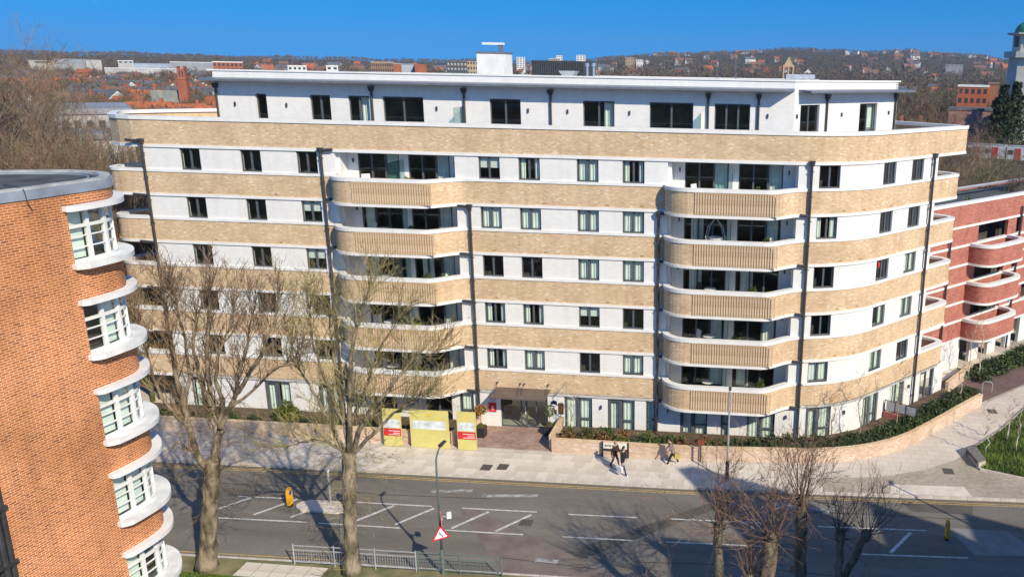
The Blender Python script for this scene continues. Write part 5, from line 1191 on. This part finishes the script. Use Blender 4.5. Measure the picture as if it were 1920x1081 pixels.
# ------------------------------------------------------------------ bare background trees
def bg_tree(name, h, seed, n1=16, spread=.55, depth=3, bark=BARK, twig=BARKB, r0=.22, up=.1):
    rg = np.random.default_rng(seed); t = thing(name, 'x', 'tree', (0, 0, 0), None, True)
    P = [np.array([rg.normal()*.12*i, rg.normal()*.12*i, h*.62*i/6]) for i in range(7)]
    MB().tube(P, [r0*(1-.11*i) for i in range(7)], 7).build('trunk', bark, t, True)
    cr = MB()
    for c in range(n1):
        i = rg.integers(2, 7); a = rg.random()*6.28; d = np.array([math.cos(a)*spread, math.sin(a)*spread, .8])
        shoot(cr, rg, P[i], d, h*(.5-.035*i)*rg.uniform(.75, 1.15), r0*.42, depth, .16, up, 3, (5, 7), .52)
    cr.build('crown', twig, t); return t
IVY = mat('ivy_olive_bark', (.15, .15, .06), .95, .3, 2, col2=(.07, .075, .03)); TWG = mat('grey_brown_twig', (.20, .155, .115), .95, .25, .5, col2=(.10, .08, .065)); TWB = mat('warm_brown_twig', (.24, .15, .10), .95, .25, .5, col2=(.11, .075, .055)); TWO = mat('olive_twig', (.22, .19, .09), .95, .25, .5, col2=(.11, .10, .05))
protos = [bg_tree('bare_tree', 17, 31, 14, .5, 3, IVY, TWG), bg_tree('bare_tree', 18, 32, 15, .6, 3, BARK, TWB), bg_tree('bare_tree', 16, 33, 13, .45, 3, IVY, TWO), bg_tree('bare_tree', 15, 34, 14, .75, 3, BARKD, TWG)]
def evergreen(h, seed, mt):
    rg = np.random.default_rng(seed); t = thing('evergreen_tree', 'x', 'tree', (0, 0, 0), None, True)
    MB().tube([(0, 0, 0), (.1, 0, h*.9)], [.25, .05], 7).build('trunk', BARKD, t, True); m_ = MB()
    for i in range(2600):
        z = h*(.18+.82*rg.random()**.8); rr = h*.26*(1-(z/h)**1.6*.85)*(1+.3*math.sin(z*2.1+seed))*math.sqrt(rg.random()); a = rg.random()*6.28
        c = np.array([rr*math.cos(a), rr*math.sin(a), z]); d = nrm(rg.normal(size=3)); b = nrm(np.cross(d, rg.normal(size=3))); l = .28*(.6+rg.random())
        m_.quad(tuple(c-d*l), tuple(c+b*l*.4), tuple(c+d*l), tuple(c-b*l*.4), [(0, 0)]*4)
    m_.build('crown', mt, t); return t
EVM = mat('dark_conifer', (.035, .05, .02), .8, .4, .8, col2=(.012, .02, .01)); ev0 = evergreen(13, 5, EVM); ev1 = evergreen(11, 8, mat('olive_conifer', (.07, .075, .025), .8, .4, .8, col2=(.03, .035, .012)))
used = set()
def put(proto, px, D, hs, label, group, rg=random.Random(8), z=None):
    o = proto if proto.name not in used else copy_tree(proto); used.add(proto.name)
    p = at_dist(px, 130, D); place(o, (p[0], p[1], terr(p[0], p[1]) if z is None else z), rg.random()*6.28, hs, label); o['group'] = group; return o
rgt = random.Random(4)
LT = [(-25, 80, 1.42), (12, 88, 1.40), (40, 74, 1.22), (70, 95, 1.2), (98, 78, 1.05), (125, 100, 1.1), (150, 84, 1.0), (178, 72, .92), (205, 96, 1.02), (228, 82, .93), (60, 64, .95), (-5, 62, 1.05), (165, 110, 1.05), (110, 66, .85), (190, 64, .72), (252, 100, .72), (25, 70, 1.0), (85, 86, 1.12), (140, 72, .95), (215, 70, .8), (-10, 100, 1.5), (55, 108, 1.3), (132, 90, 1.05), (182, 90, .98), (240, 74, .7), (5, 68, 1.15), (75, 72, 1.02), (160, 66, .8)]
words = ['tallest', 'very tall', 'tall', 'broad', 'slim', 'upright', 'leaning', 'small', 'twiggy', 'sparse', 'ivy clad', 'stout', 'far', 'near', 'low', 'stunted', 'crooked', 'rugged', 'narrow', 'bushy', 'towering', 'lofty', 'knotted', 'gnarled', 'short', 'wide', 'forked', 'thin']
for i, (px, D, s) in enumerate(LT): put(protos[i % 3], px, D, s, '%s bare tree of the thicket behind the brick tower roof' % words[i], 'bare trees behind the brick tower', rgt)
RT = [(1715, 112, 1.05), (1745, 96, .98), (1772, 120, 1.0), (1798, 105, .92), (1832, 128, .95), (1868, 96, 1.02), (1895, 110, 1.05), (1915, 84, .95), (1850, 82, .6), (1735, 140, 1.1), (1705, 98, 1.0), (1760, 108, 1.05), (1785, 132, 1.1), (1728, 120, 1.08), (1840, 150, .9)]
for i, (px, D, s) in enumerate(RT): put(protos[(i+1) % 4], px, D, s, '%s bare tree beyond the right end of the buff block' % words[i], 'bare trees right of the buff block', rgt)
for i, (px, D, s) in enumerate(((1888, 222, 1.55), (1912, 226, 1.6))): put(ev0, px, D, s, ['dark conifer left of the minaret foot', 'dark conifer in front of the minaret shaft'][i], 'dark conifers by the minaret', rgt)
put(ev1, 1748, 160, 1.35, 'olive conifer behind the bare trees right of the penthouse', 'olive conifers', rgt); put(ev1, 345, 215, 1.05, 'rounded olive conifer before the red roofed houses and brick church tower', 'olive conifers', rgt)
put(ev0, 1580, 420, 1.1, 'dark conifer clump seen over the penthouse roof', 'far conifers', rgt); put(ev0, 1200, 560, 1.2, 'dark conifer clump left of centre beyond the roof masts', 'far conifers', rgt)
# scrub beside the left balconies
for i, px in enumerate((212, 226, 240, 256, 270)):
    p = at_dist(px, 280, 66+3*(i % 2)); o = thing('scrub_bush', 'tan leafless bush %s behind the left end balconies' % ('farthest left', 'second from left', 'in the middle', 'second from right', 'farthest right')[i].replace('in the middle', 'midway'), 'bush', (p[0], p[1], 0), None, True); m_ = MB(); rg = np.random.default_rng(i)
    for c in range(26): a = rg.random()*6.28; shoot(m_, rg, np.zeros(3), np.array([math.cos(a)*.6, math.sin(a)*.6, 1]), rg.uniform(4, 8), .04, 2, .14, .1, 3, (4, 6), .5)
    m_.build('twigs', mat('tan_twig', (.38, .29, .15), .95, .25, 1, col2=(.2, .15, .08)), o)

# ------------------------------------------------------------------ buildings beyond
BROWNB = mat('far_brown_brick', (.26, .16, .11), .9, .15, .2); REDF = mat('far_red_brick', (.36, .12, .07), .9, .15, .2); WHITEF = mat('far_white_render', (.72, .71, .68), .8, .06, .1); TANF = mat('far_tan_brick', (.46, .34, .21), .9, .1, .2); OFFW = mat('far_offwhite_sheet', (.46, .45, .43), .8, .2, .05); GREYF = mat('far_grey_sheet', (.30, .32, .34), .6, .1, .1); BLUEF = mat('far_blue_grey_roof', (.36, .42, .50), .5, .1, .1)
TILE_R = mat('red_roof_tile', (.40, .125, .055), .9, .25, .7); TILE_B = mat('brown_roof_tile', (.22, .12, .085), .9, .25, .7); SLATE = mat('slate_roof', (.13, .135, .15), .8, .2, .5); WINF = mat('far_window', (.05, .06, .07), .25, .2, 1, spec=.6)
def far_block(name, label, px0, px1, pyt, D, depth, wm_, roof=None, cols=0, rows=0, cat='building', parapet=.6, wmat=None, fl=3.0):
    a, b = at_dist(px0, 130, D), at_dist(px1, 130, D); ux_ = (b-a)[:2]; W_ = float(np.linalg.norm(ux_)); ux_ /= W_; n = np.array([-ux_[1], ux_[0]])
    top = at_dist((px0+px1)/2, pyt, D)[2]; z0 = terr(a[0], a[1])-1; ctr = (a+b)[:2]/2
    t = thing(name, label, cat, (ctr[0], ctr[1], z0), None, True, math.atan2(ux_[1], ux_[0])); h = top-z0
    MB().box(-W_/2, 0, 0, W_/2, depth, h).build('wall', wm_, t); MB().box(-W_/2-.2, -.2, h, W_/2+.2, depth+.2, h+parapet).build('roof', roof or GREYF, t)
    if cols:
        ww, wh = W_/cols*.55, fl*.5; m_ = MB().box(-ww/2, -.06, 0, ww/2, .05, wh).mesh('window', wmat or WINF)
        for r in range(rows):
            for c in range(cols): inst('window', m_, t, (-W_/2+W_*(c+.5)/cols, 0, h-fl*(r+1)+fl*.3))
    return t
far_block('white_office', 'long white building with dark window bands behind the thicket', 20, 232, 214, 118, 16, OFFW, GREYF, 9, 4, fl=3.6)
far_block('white_workshop', 'lower white sheet clad workshop in front of the white building behind the thicket', 70, 200, 262, 104, 8, WHITEF, GREYF, 0, 0)
far_block('grey_warehouse', 'big pale grey warehouse on the left skyline', 105, 162, 111, 1300, 60, GREYF, GREYF); far_block('tan_warehouse', 'long pale tan warehouse left of the grey warehouse', 56, 106, 114, 1250, 50, mat('far_tan_sheet', (.42, .38, .32), .8), OFFW, 1, 1)
far_block('white_warehouse', 'white warehouse right of the grey warehouse', 163, 192, 113, 1250, 50, OFFW, OFFW); far_block('white_hall', 'white stepped hall with bright roof on the left plain', 223, 252, 114, 1150, 40, OFFW, WHITEF, 3, 1)
far_block('blue_roofed_depot', 'wide blue grey roofed depot on the left plain', 252, 322, 120, 1100, 60, BLUEF, BLUEF); far_block('long_roofed_depot', 'long pale roofed depot reaching the penthouse corner', 320, 416, 117, 1200, 50, GREYF, WHITEF); far_block('long_white_shed', 'long low white shed roof across the left plain', 196, 335, 128.5, 1000, 12, OFFW, WHITEF)
far_block('brick_school', 'red brick block with white upper strip just over the roof corner', 400, 456, 117, 620, 20, REDF, WHITEF, 7, 2); far_block('white_villa', 'small white block over the penthouse roof, left part', 540, 575, 124, 640, 14, WHITEF, WHITEF, 4, 1); far_block('white_villa', 'small white block over the penthouse roof, beside a dark clump', 612, 634, 124, 640, 14, WHITEF, WHITEF, 2, 1)
far_block('brick_terrace_block', 'long brown three storey block over the roof, left of the plant box', 696, 738, 117.5, 560, 14, BROWNB, TANF, 10, 2); far_block('brick_end_block', 'short red brick end block with blue grey gable', 739, 752, 120, 560, 14, REDF, GREYF); far_block('glazed_hall', 'pale blue glazed hall over the roof beside red brick', 753, 778, 121, 570, 14, BLUEF, GREYF)
far_block('red_brick_hall', 'red brick hall over the penthouse roof', 778, 800, 122, 560, 12, REDF, REDF)
far_block('balcony_block', 'dark balconied five storey block left of the plant box', 838, 876, 116, 560, 15, mat('far_dark_brick', (.10, .085, .08), .9), SLATE, 6, 4, wmat=mat('far_balcony_pale', (.35, .36, .38), .7)); far_block('balcony_block_wing', 'tan brick wing of the dark balconied block', 876, 897, 114, 560, 15, TANF, SLATE, 4, 4)
far_block('tower_block', 'pale tower block just right of the plant box', 969, 985, 107.5, 1500, 14, WHITEF, WHITEF, 3, 6, fl=3); far_block('tower_block', 'tan stepped slab block on the centre skyline', 1030, 1050, 110, 1500, 14, TANF, WHITEF, 5, 4); far_block('tower_block', 'pale tower rising from the tan stepped slab block', 1043, 1055, 104.5, 1520, 12, WHITEF, WHITEF, 3, 6); far_block('tower_block', 'white tower block right of the stepped slab block', 1081, 1098, 103.5, 1500, 14, WHITEF, WHITEF, 3, 7)
far_block('tower_block', 'low tan slab between the two pale towers', 1062, 1080, 116, 1480, 14, TANF, TANF, 4, 2); far_block('tower_block', 'tan point block at the foot of the wooded ridge', 1173, 1187, 108, 1900, 14, TANF, TANF, 3, 6); far_block('white_flats', 'white flats beside the tan point block', 1193, 1206, 112, 1900, 14, WHITEF, WHITEF, 3, 2)
far_block('hill_mansion', 'reddish mansion high on the ridge', 1620, 1645, 106, 3000, 30, REDF, REDF, 5, 2); far_block('water_tower', 'white water tower on the ridge', 1708, 1714, 106.5, 3000, 12, WHITEF, WHITEF); far_block('pale_school', 'pale grey school block low on the ridge', 1773, 1805, 122, 1700, 30, GREYF, WHITEF, 4, 1)
for i, (a, b_2, y) in enumerate(((1275, 1290, 117), (1300, 1306, 112), (1310, 1328, 114), (1370, 1388, 118), (1448, 1462, 112), (1683, 1700, 118), (1720, 1736, 117), (1822, 1834, 117), (1838, 1848, 118), (1852, 1868, 119), (1250, 1262, 113), (1410, 1420, 112))):
    far_block('hillside_terrace', '%s white terrace on the wooded ridge counting from the left' % ('second', 'third', 'fourth', 'fifth', 'seventh', 'eighth', 'ninth', 'tenth', 'eleventh', 'twelfth', 'first', 'sixth')[i], a, b_2, y, 2500+80*(i % 5), 10, WHITEF, [SLATE, TILE_B, WHITEF][i % 3], 0, 0)
# churches
a = at_dist(343, 150, 330); ct = thing('church_tower', 'red brick church tower with buttresses above the red roofs', 'church', (a[0], a[1], 0), None, True, .3)
ct.scale = (.68, .68, 1); MB().box(-2.0, -2.0, 0, 2.0, 2.0, 16.5).build('shaft', REDF, ct); MB().box(-1.6, -1.6, 16.5, 1.6, 1.6, 19.5).build('belfry', REDF, ct); MB().box(-2.2, -2.2, 16.2, 2.2, 2.2, 16.6).build('string_course', REDF, ct)
for x in (-1.45, 1.45): MB().box(x-.3, -1.75, 19.5, x+.3, 1.75, 20.4).build('pinnacle', REDF, ct)
for x in (-.6, .6): MB().box(x-.28, -1.66, 17.0, x+.28, -1.55, 19.0).build('louvre', WINF, ct)
MB().box(-16, -1, 0, -2.0, 8, 6.5).build('nave_wall', BROWNB, ct); MB().hexa([(-16.3,-1.4,6.5),(-2,-1.4,6.5),(-2,8.4,6.5),(-16.3,8.4,6.5),(-16.3,3.4,12.5),(-2,3.4,12.5),(-2,3.6,12.5),(-16.3,3.6,12.5)]).build('nave_roof', mat('grey_green_slate', (.22, .23, .20), .8, .15, .5), ct)
a = at_dist(1477, 140, 600); ct = thing('church_tower', 'tan stone church tower with tall openings and pointed gable', 'church', (a[0], a[1], 0), None, True, .1)
for x in (-3.3, 0, 3.3): MB().box(x-.55, -2.5, 0, x+.55, 2.5, 26).build('pier', TANF, ct)
MB().box(-3.9, -2.4, 0, 3.9, 2.4, 16).build('shaft', TANF, ct); MB().prism([(-3.9, -2.6), (3.9, -2.6), (3.9, 2.6), (-3.9, 2.6)], 24.8, 26.2).build('parapet', TANF, ct); MB().hexa([(-3,-2.3,26.2),(3,-2.3,26.2),(3,2.3,26.2),(-3,2.3,26.2),(-.1,-2.3,31.5),(.1,-2.3,31.5),(.1,2.3,31.5),(-.1,2.3,31.5)]).build('gable', TANF, ct)
# minaret
a = at_dist(1926, 120, 260); mn = thing('minaret', 'pale concrete minaret with galleries and green copper dome at the right edge', 'minaret', (a[0], a[1], 0), None, True)
MINC = mat('pale_concrete', (.58, .55, .50), .8, .1, .5); zt_ = at_dist(1926, 100, 260)[2]
def octo(r, z0, z1, nm, mt, n=8): return MB().lathe((0, 0, 0), [(r, z0), (r, z1)], n).build(nm, mt, mn)
octo(5.2, 0, zt_-1.2, 'shaft', MINC); octo(6.6, zt_-1.2, zt_+.4, 'gallery', MINC); octo(4.6, zt_+.4, zt_+5.0, 'lantern', MINC); octo(6.3, zt_+5.0, zt_+5.4, 'gallery_roof', MINC)
MB().lathe((0, 0, zt_+5.4), [(4.3*math.cos(R(t)), 3.5*math.sin(R(t))) for t in range(0, 86, 9)] + [(.12, 4.2)], 20).build('dome', mat('green_copper', (.06, .26, .13), .5, .2, .6), mn, True)
for i in range(8):
    t = 2*math.pi*(i+.5)/8; r = 4.6*math.cos(math.pi/8)+.03; o = MB().box(-.9, -.06, zt_+1.6, .9, .06, zt_+4.4).build('lantern_window', WINF, mn, org=(0, 0, 0)); o.location = (r*math.cos(t), r*math.sin(t), 0); o.rotation_euler = (0, 0, t+math.pi/2)
far_block('red_brick_apartments', 'red brick apartments with pale top storey below the minaret', 1800, 1858, 163, 300, 14, mat('bright_red_brick', (.42, .12, .06), .9, .12, .3), WHITEF, 5, 5, fl=3.0); far_block('brown_brick_apartments', 'plain brown brick wing beside the red brick apartments', 1856, 1876, 158, 310, 14, mat('plain_brown_brick', (.30, .15, .09), .9), BROWNB)
far_block('pink_depot', 'pinkish brick depot with overhanging dark flat roof above the railway', 1787, 1868, 207, 232, 9, brickmat('pink_brick', [(0, (.34, .15, .13)), (1, (.44, .25, .22))], (.4, .25, .22), .6, .3, .02, bump=0, stain=.2), SLATE, 0, 0)
# railway with a red and white train
d0, d1 = at_dist(1780, 270, 205), at_dist(1990, 270, 200); ang = math.atan2(d1[1]-d0[1], d1[0]-d0[0])
MB().obox(((d0[0]+d1[0])/2, (d0[1]+d1[1])/2+1), (d1[0]-d0[0], d1[1]-d0[1]), 120, 6, -1, 3.3).build('railway_embankment', mat('embankment', (.10, .085, .055), .95, .3, .4))['kind'] = 'structure'
tr = thing('train', 'red and white commuter train on the railway beyond the bare trees', 'train', (d0[0], d0[1], 3.35), None, True, ang)
TW, TR, TD = mat('train_white', (.75, .75, .75), .4), mat('train_red', (.6, .03, .03), .4), mat('train_glass', (.03, .035, .04), .2)
for c in range(3):
    x0 = -4+c*17.2; b = MB().box(x0, -1.4, .9, x0+16.8, 1.4, 3.7).build('carriage', TW, tr, org=(0, 0, 0)); MB().box(x0+.1, -1.3, 3.7, x0+16.7, 1.3, 3.95).build('carriage_roof', GREYF, b, org=(0, 0, 0))
    MB().box(x0+.5, -1.1, 0, x0+16.3, 1.1, .9).build('bogies', TD, b, org=(0, 0, 0))
    for q in range(4): MB().box(x0+1.6+q*4.1, -1.44, .95, x0+3.0+q*4.1, -1.38, 3.4).build('door', TR, b, org=(0, 0, 0))
    for q in range(5): MB().box(x0+.2+q*4.1-(.0 if q else 0), -1.43, 2.0, x0+1.4+q*4.1 if q < 4 else x0+16.7, -1.39, 3.0).build('window', TD, b, org=(0, 0, 0))
# houses
def house_proto(name, w_, d_, e, rdg, wall_m, roof_m, parts):
    t = thing(name, 'x', 'house', (0, 0, 0), None, True)
    wl = MB(); wl.box(-w_/2, -d_/2, -1, w_/2, d_/2, e); wl.poly([(-w_/2, -d_/2, e), (-w_/2, d_/2, e), (-w_/2, 0, rdg-.2)][::-1]); wl.poly([(w_/2, -d_/2, e), (w_/2, d_/2, e), (w_/2, 0, rdg-.2)])
    rf = MB(); o = .4
    rf.hexa([(-w_/2-o,-d_/2-o,e-.25),(w_/2+o,-d_/2-o,e-.25),(w_/2+o,0,rdg),(-w_/2-o,0,rdg),(-w_/2-o,-d_/2-o,e-.1),(w_/2+o,-d_/2-o,e-.1),(w_/2+o,0,rdg+.15),(-w_/2-o,0,rdg+.15)]); rf.hexa([(-w_/2-o,0,rdg),(w_/2+o,0,rdg),(w_/2+o,d_/2+o,e-.25),(-w_/2-o,d_/2+o,e-.25),(-w_/2-o,0,rdg+.15),(w_/2+o,0,rdg+.15),(w_/2+o,d_/2+o,e-.1),(-w_/2-o,d_/2+o,e-.1)])
    ch = MB().box(w_*.25, -.5, rdg-1.2, w_*.25+.9, .5, rdg+1.3)
    wn = MB().box(-.55, -.05, 0, .55, .05, 1.2)
    if parts:
        wl.build('wall', wall_m, t); r_2 = rf.build('roof', roof_m, t); ch.build('chimney', REDF, r_2); wme = wn.mesh('window', WINF)
        for z in (.9, 3.6):
            for x in (-w_*.3, 0, w_*.3):
                inst('window', wme, t, (x, -d_/2, z))
    else:
        b = MB(); b.v = list(wl.v); b.f = list(wl.f); b.uv = list(wl.uv); b.m = list(wl.m)
        for src, mi in ((rf, 1), (ch, 2)):
            n = len(b.v); b.v += src.v; b.f += [tuple(i+n for i in f) for f in src.f]; b.uv += src.uv; b.m += [mi]*len(src.f)
        b.mi = 3
        for z in (.9, 3.6):
            for x in (-w_*.3, w_*.05, w_*.3): b.box(x-.55, -d_/2-.05, z, x+.55, -d_/2+.05, z+1.2)
        bpy.data.objects.remove(t); t = tag(b.build(name, [wall_m, roof_m, REDF, WINF]), 'x', 'house')
    return t
hp_near = [house_proto('brick_house', 11, 9, 5.6, 9.6, WHITEF, TILE_R, True), house_proto('brick_house', 13, 9, 5.6, 9.4, REDF, TILE_R, True), house_proto('brick_house', 10, 8, 5.4, 9.0, WHITEF, TILE_B, True)]
hp_far = [house_proto('far_house', 10, 9, 5.6, 9.6, WHITEF, TILE_R, False), house_proto('far_house', 14, 9, 5.6, 9.2, WHITEF, TILE_B, False), house_proto('far_house', 16, 9, 6, 10, BROWNB, TILE_B, False), house_proto('far_house', 18, 10, 6.5, 10, WHITEF, SLATE, False), house_proto('far_house', 12, 9, 6, 10.2, REDF, TILE_R, False)]
hl = ['white house with red tiled roof', 'white house with brown tiled roof', 'brown brick house with brown roof', 'white house with slate roof', 'red brick house with red roof']
rh = random.Random(21); nearpx = [(262, 262, .3), (292, 250, .1), (322, 256, -.2), (352, 248, .25), (384, 262, 0), (300, 298, .5), (340, 300, 1.2), (270, 322, .4), (372, 300, 1.0), (235, 300, .2), (400, 290, .3)]
for i, (px, D, a_) in enumerate(nearpx):
    o = put(hp_near[i % 3 if i > 4 else i % 2], px, D, 1, '%s red roofed house of the cluster behind the left end of the top parapet' % ('first', 'second', 'third', 'fourth', 'fifth', 'sixth', 'seventh', 'eighth', 'ninth', 'tenth', 'eleventh')[i], 'red roofed houses behind the left parapet', rh); o.rotation_euler = (0, 0, a_+rh.uniform(-.1, .1))
for i, (px, D) in enumerate(((1698, 250), (1716, 262), (1735, 255), (1765, 270), (1800, 320))):
    o = put(hp_near[1], px, D, 1, '%s red gabled house beyond the penthouse right end' % ('first', 'second', 'third', 'fourth', 'fifth')[i], 'red gabled houses beyond the penthouse', rh); o.rotation_euler = (0, 0, 1.4)
cnt = 0
for px0, px1, D0, D1, n in ((-20, 420, 360, 1100, 100), (400, 1200, 900, 2200, 70), (1180, 1900, 1500, 3600, 85), (1640, 1900, 420, 1200, 18)):
    zone = 'on the left plain' if px1 < 500 else 'on the flat skyline over the roof' if px1 < 1300 else 'on the wooded ridge' if D0 > 1000 else 'among trees below the ridge'
    for i in range(n):
        D = D0*(D1/D0)**rh.random(); px = rh.uniform(px0, px1); k = rh.choices(range(5), [2, 3, 3, 3, 1.5])[0]; sc = rh.uniform(.85, 1.15)*(1 if D < 1300 else 1.35)
        o = put(hp_far[k], px, D, sc, hl[k] + ' ' + zone, 'far houses ' + zone, rh); o.rotation_euler = (0, 0, rh.choice([0, 0, .4, -.5, 1.57]) + rh.uniform(-.2, .2))
# brick house and white railing below the left balconies
p = at_dist(262, 430, 82); nh = thing('terrace_house', 'brick house with low tiled roof and white roof terrace railing by the left balconies', 'house', (p[0], p[1], 0), None, True, .35)
MB().box(-7, -4, 0, 7, 5, 6.2).build('wall', REDF, nh); MB().box(-7.2, -4.2, 6.2, 7.2, 5.2, 6.5).build('roof', SLATE, nh); MB().hexa([(-8,-7,3.0),(8,-7,3.0),(8,-4,4.6),(-8,-4,4.6),(-8,-7,3.2),(8,-7,3.2),(8,-4,4.8),(-8,-4,4.8)]).build('lean_to_roof', TILE_B, nh)
for x in np.arange(-6.6, 6.8, 2.2): MB().box(x-.08, -3.9, 6.5, x+.08, -3.75, 7.5).build('railing_post', WSIGN, nh)
for z in (6.8, 7.1, 7.45): MB().box(-6.7, -3.88, z, 6.7, -3.8, z+.1).build('railing_bar', WSIGN, nh)

# ------------------------------------------------------------------ far-off woodland, one mass of leafless crowns
rgw = np.random.default_rng(77); A0, A1 = az_of(-60), az_of(1980); VV, FF = [], []
m_, nt_, n_, b_ = newmat('far_woodland'); b_.inputs['Roughness'].default_value = 1; b_.inputs['Specular IOR Level'].default_value = .05
t_ = n_.new('ShaderNodeTexCoord'); z_ = n_.new('ShaderNodeTexNoise'); z_.inputs['Scale'].default_value = .028; z_.inputs['Detail'].default_value = 9; z_.inputs['Roughness'].default_value = .7; nt_.links.new(t_.outputs['Object'], z_.inputs[0])
r_ = ramp(nt_, [(.28, (.04, .05, .022)), (.4, (.115, .09, .065)), (.5, (.17, .125, .095)), (.58, (.14, .125, .065)), (.66, (.215, .15, .11)), (.78, (.15, .125, .105))]); nt_.links.new(z_.outputs['Fac'], r_.inputs[0]); nt_.links.new(r_.outputs[0], b_.inputs['Base Color'])
def add_wood(n, D0, D1, px0, px1, hs, tris, lk=.2, wd=.2):
    D = D0*(D1/D0)**rgw.random(n); a0, a1 = az_of(px0), az_of(px1); A = a0 + (a1-a0)*rgw.random(n)
    X = CAM[0]+D*np.sin(A); Y = CAM[1]+D*np.cos(A); Z = np.array([terr(x, y) for x, y in zip(X, Y)]); H = hs*(.55+.7*rgw.random(n))
    k = tris; c = rgw.normal(size=(n, k, 3)); c /= np.linalg.norm(c, axis=2)[:, :, None]; rad = rgw.random((n, k, 1))**.4
    c = c*rad*np.stack([H*.42, H*.42, H*.42], 1)[:, None, :]; c[:, :, 2] += (H*.6)[:, None]
    d = rgw.normal(size=(n, k, 3)); d[:, :, 2] = np.abs(d[:, :, 2])+.6; d /= np.linalg.norm(d, axis=2)[:, :, None]; e = np.cross(d, rgw.normal(size=(n, k, 3))); e /= np.linalg.norm(e, axis=2)[:, :, None]
    L = (H*lk)[:, None, None]*(.5+rgw.random((n, k, 1))); base = np.stack([X, Y, Z], 1)[:, None, :] + c
    T = np.stack([base - d*L*.5 - e*L*wd, base - d*L*.4 + e*L*wd, base + d*L*.8], 2).reshape(-1, 3); VV.append(T)
add_wood(260, 190, 420, -30, 420, 9, 900, .16, .035); add_wood(1300, 400, 1500, -60, 480, 10, 130, .18, .09); add_wood(2600, 800, 3900, 300, 1250, 12, 40); add_wood(3400, 1300, 3950, 1130, 1960, 13, 40); add_wood(220, 260, 600, 1560, 1960, 11, 700, .16, .04); add_wood(420, 600, 1400, 1560, 1960, 12, 150, .18, .09); add_wood(1400, 1500, 3900, -60, 500, 12, 40)
add_wood(900, 3650, 3980, -60, 1980, 14, 40)
T = np.concatenate(VV).astype(np.float32); me = bpy.data.meshes.new('far_woodland'); nv_ = len(T)
me.vertices.add(nv_); me.vertices.foreach_set('co', T.ravel()); me.loops.add(nv_); me.loops.foreach_set('vertex_index', np.arange(nv_, dtype=np.int32)); me.polygons.add(nv_//3); me.polygons.foreach_set('loop_start', np.arange(0, nv_, 3, dtype=np.int32)); me.polygons.foreach_set('loop_total', np.full(nv_//3, 3, np.int32)); me.update(calc_edges=True); me.materials.append(m_)
o = bpy.data.objects.new('far_woodland', me); COL.objects.link(o); tag(o, 'brown leafless woodland covering the plain and the ridge to the skyline', 'woodland', kind='stuff')
for o in (protos + [ev0, ev1] + hp_near + hp_far):
    if o.name not in used: o.location = (0, 400, -50)

# ------------------------------------------------------------------ haze
hz = MB().box(-5200, -120, -62, 5200, 4700, 175).build('haze', [])
tag(hz, kind='stuff'); hm_ = bpy.data.materials.new('haze'); hm_.use_nodes = True; n_ = hm_.node_tree.nodes; n_.clear()
ho = n_.new('ShaderNodeOutputMaterial'); hv = n_.new('ShaderNodeVolumePrincipled'); hv.inputs['Color'].default_value = (.78, .86, 1, 1); hv.inputs['Density'].default_value = .00009; hv.inputs['Anisotropy'].default_value = .3
hm_.node_tree.links.new(hv.outputs[0], ho.inputs['Volume']); hz.data.materials.clear(); hz.data.materials.append(hm_)
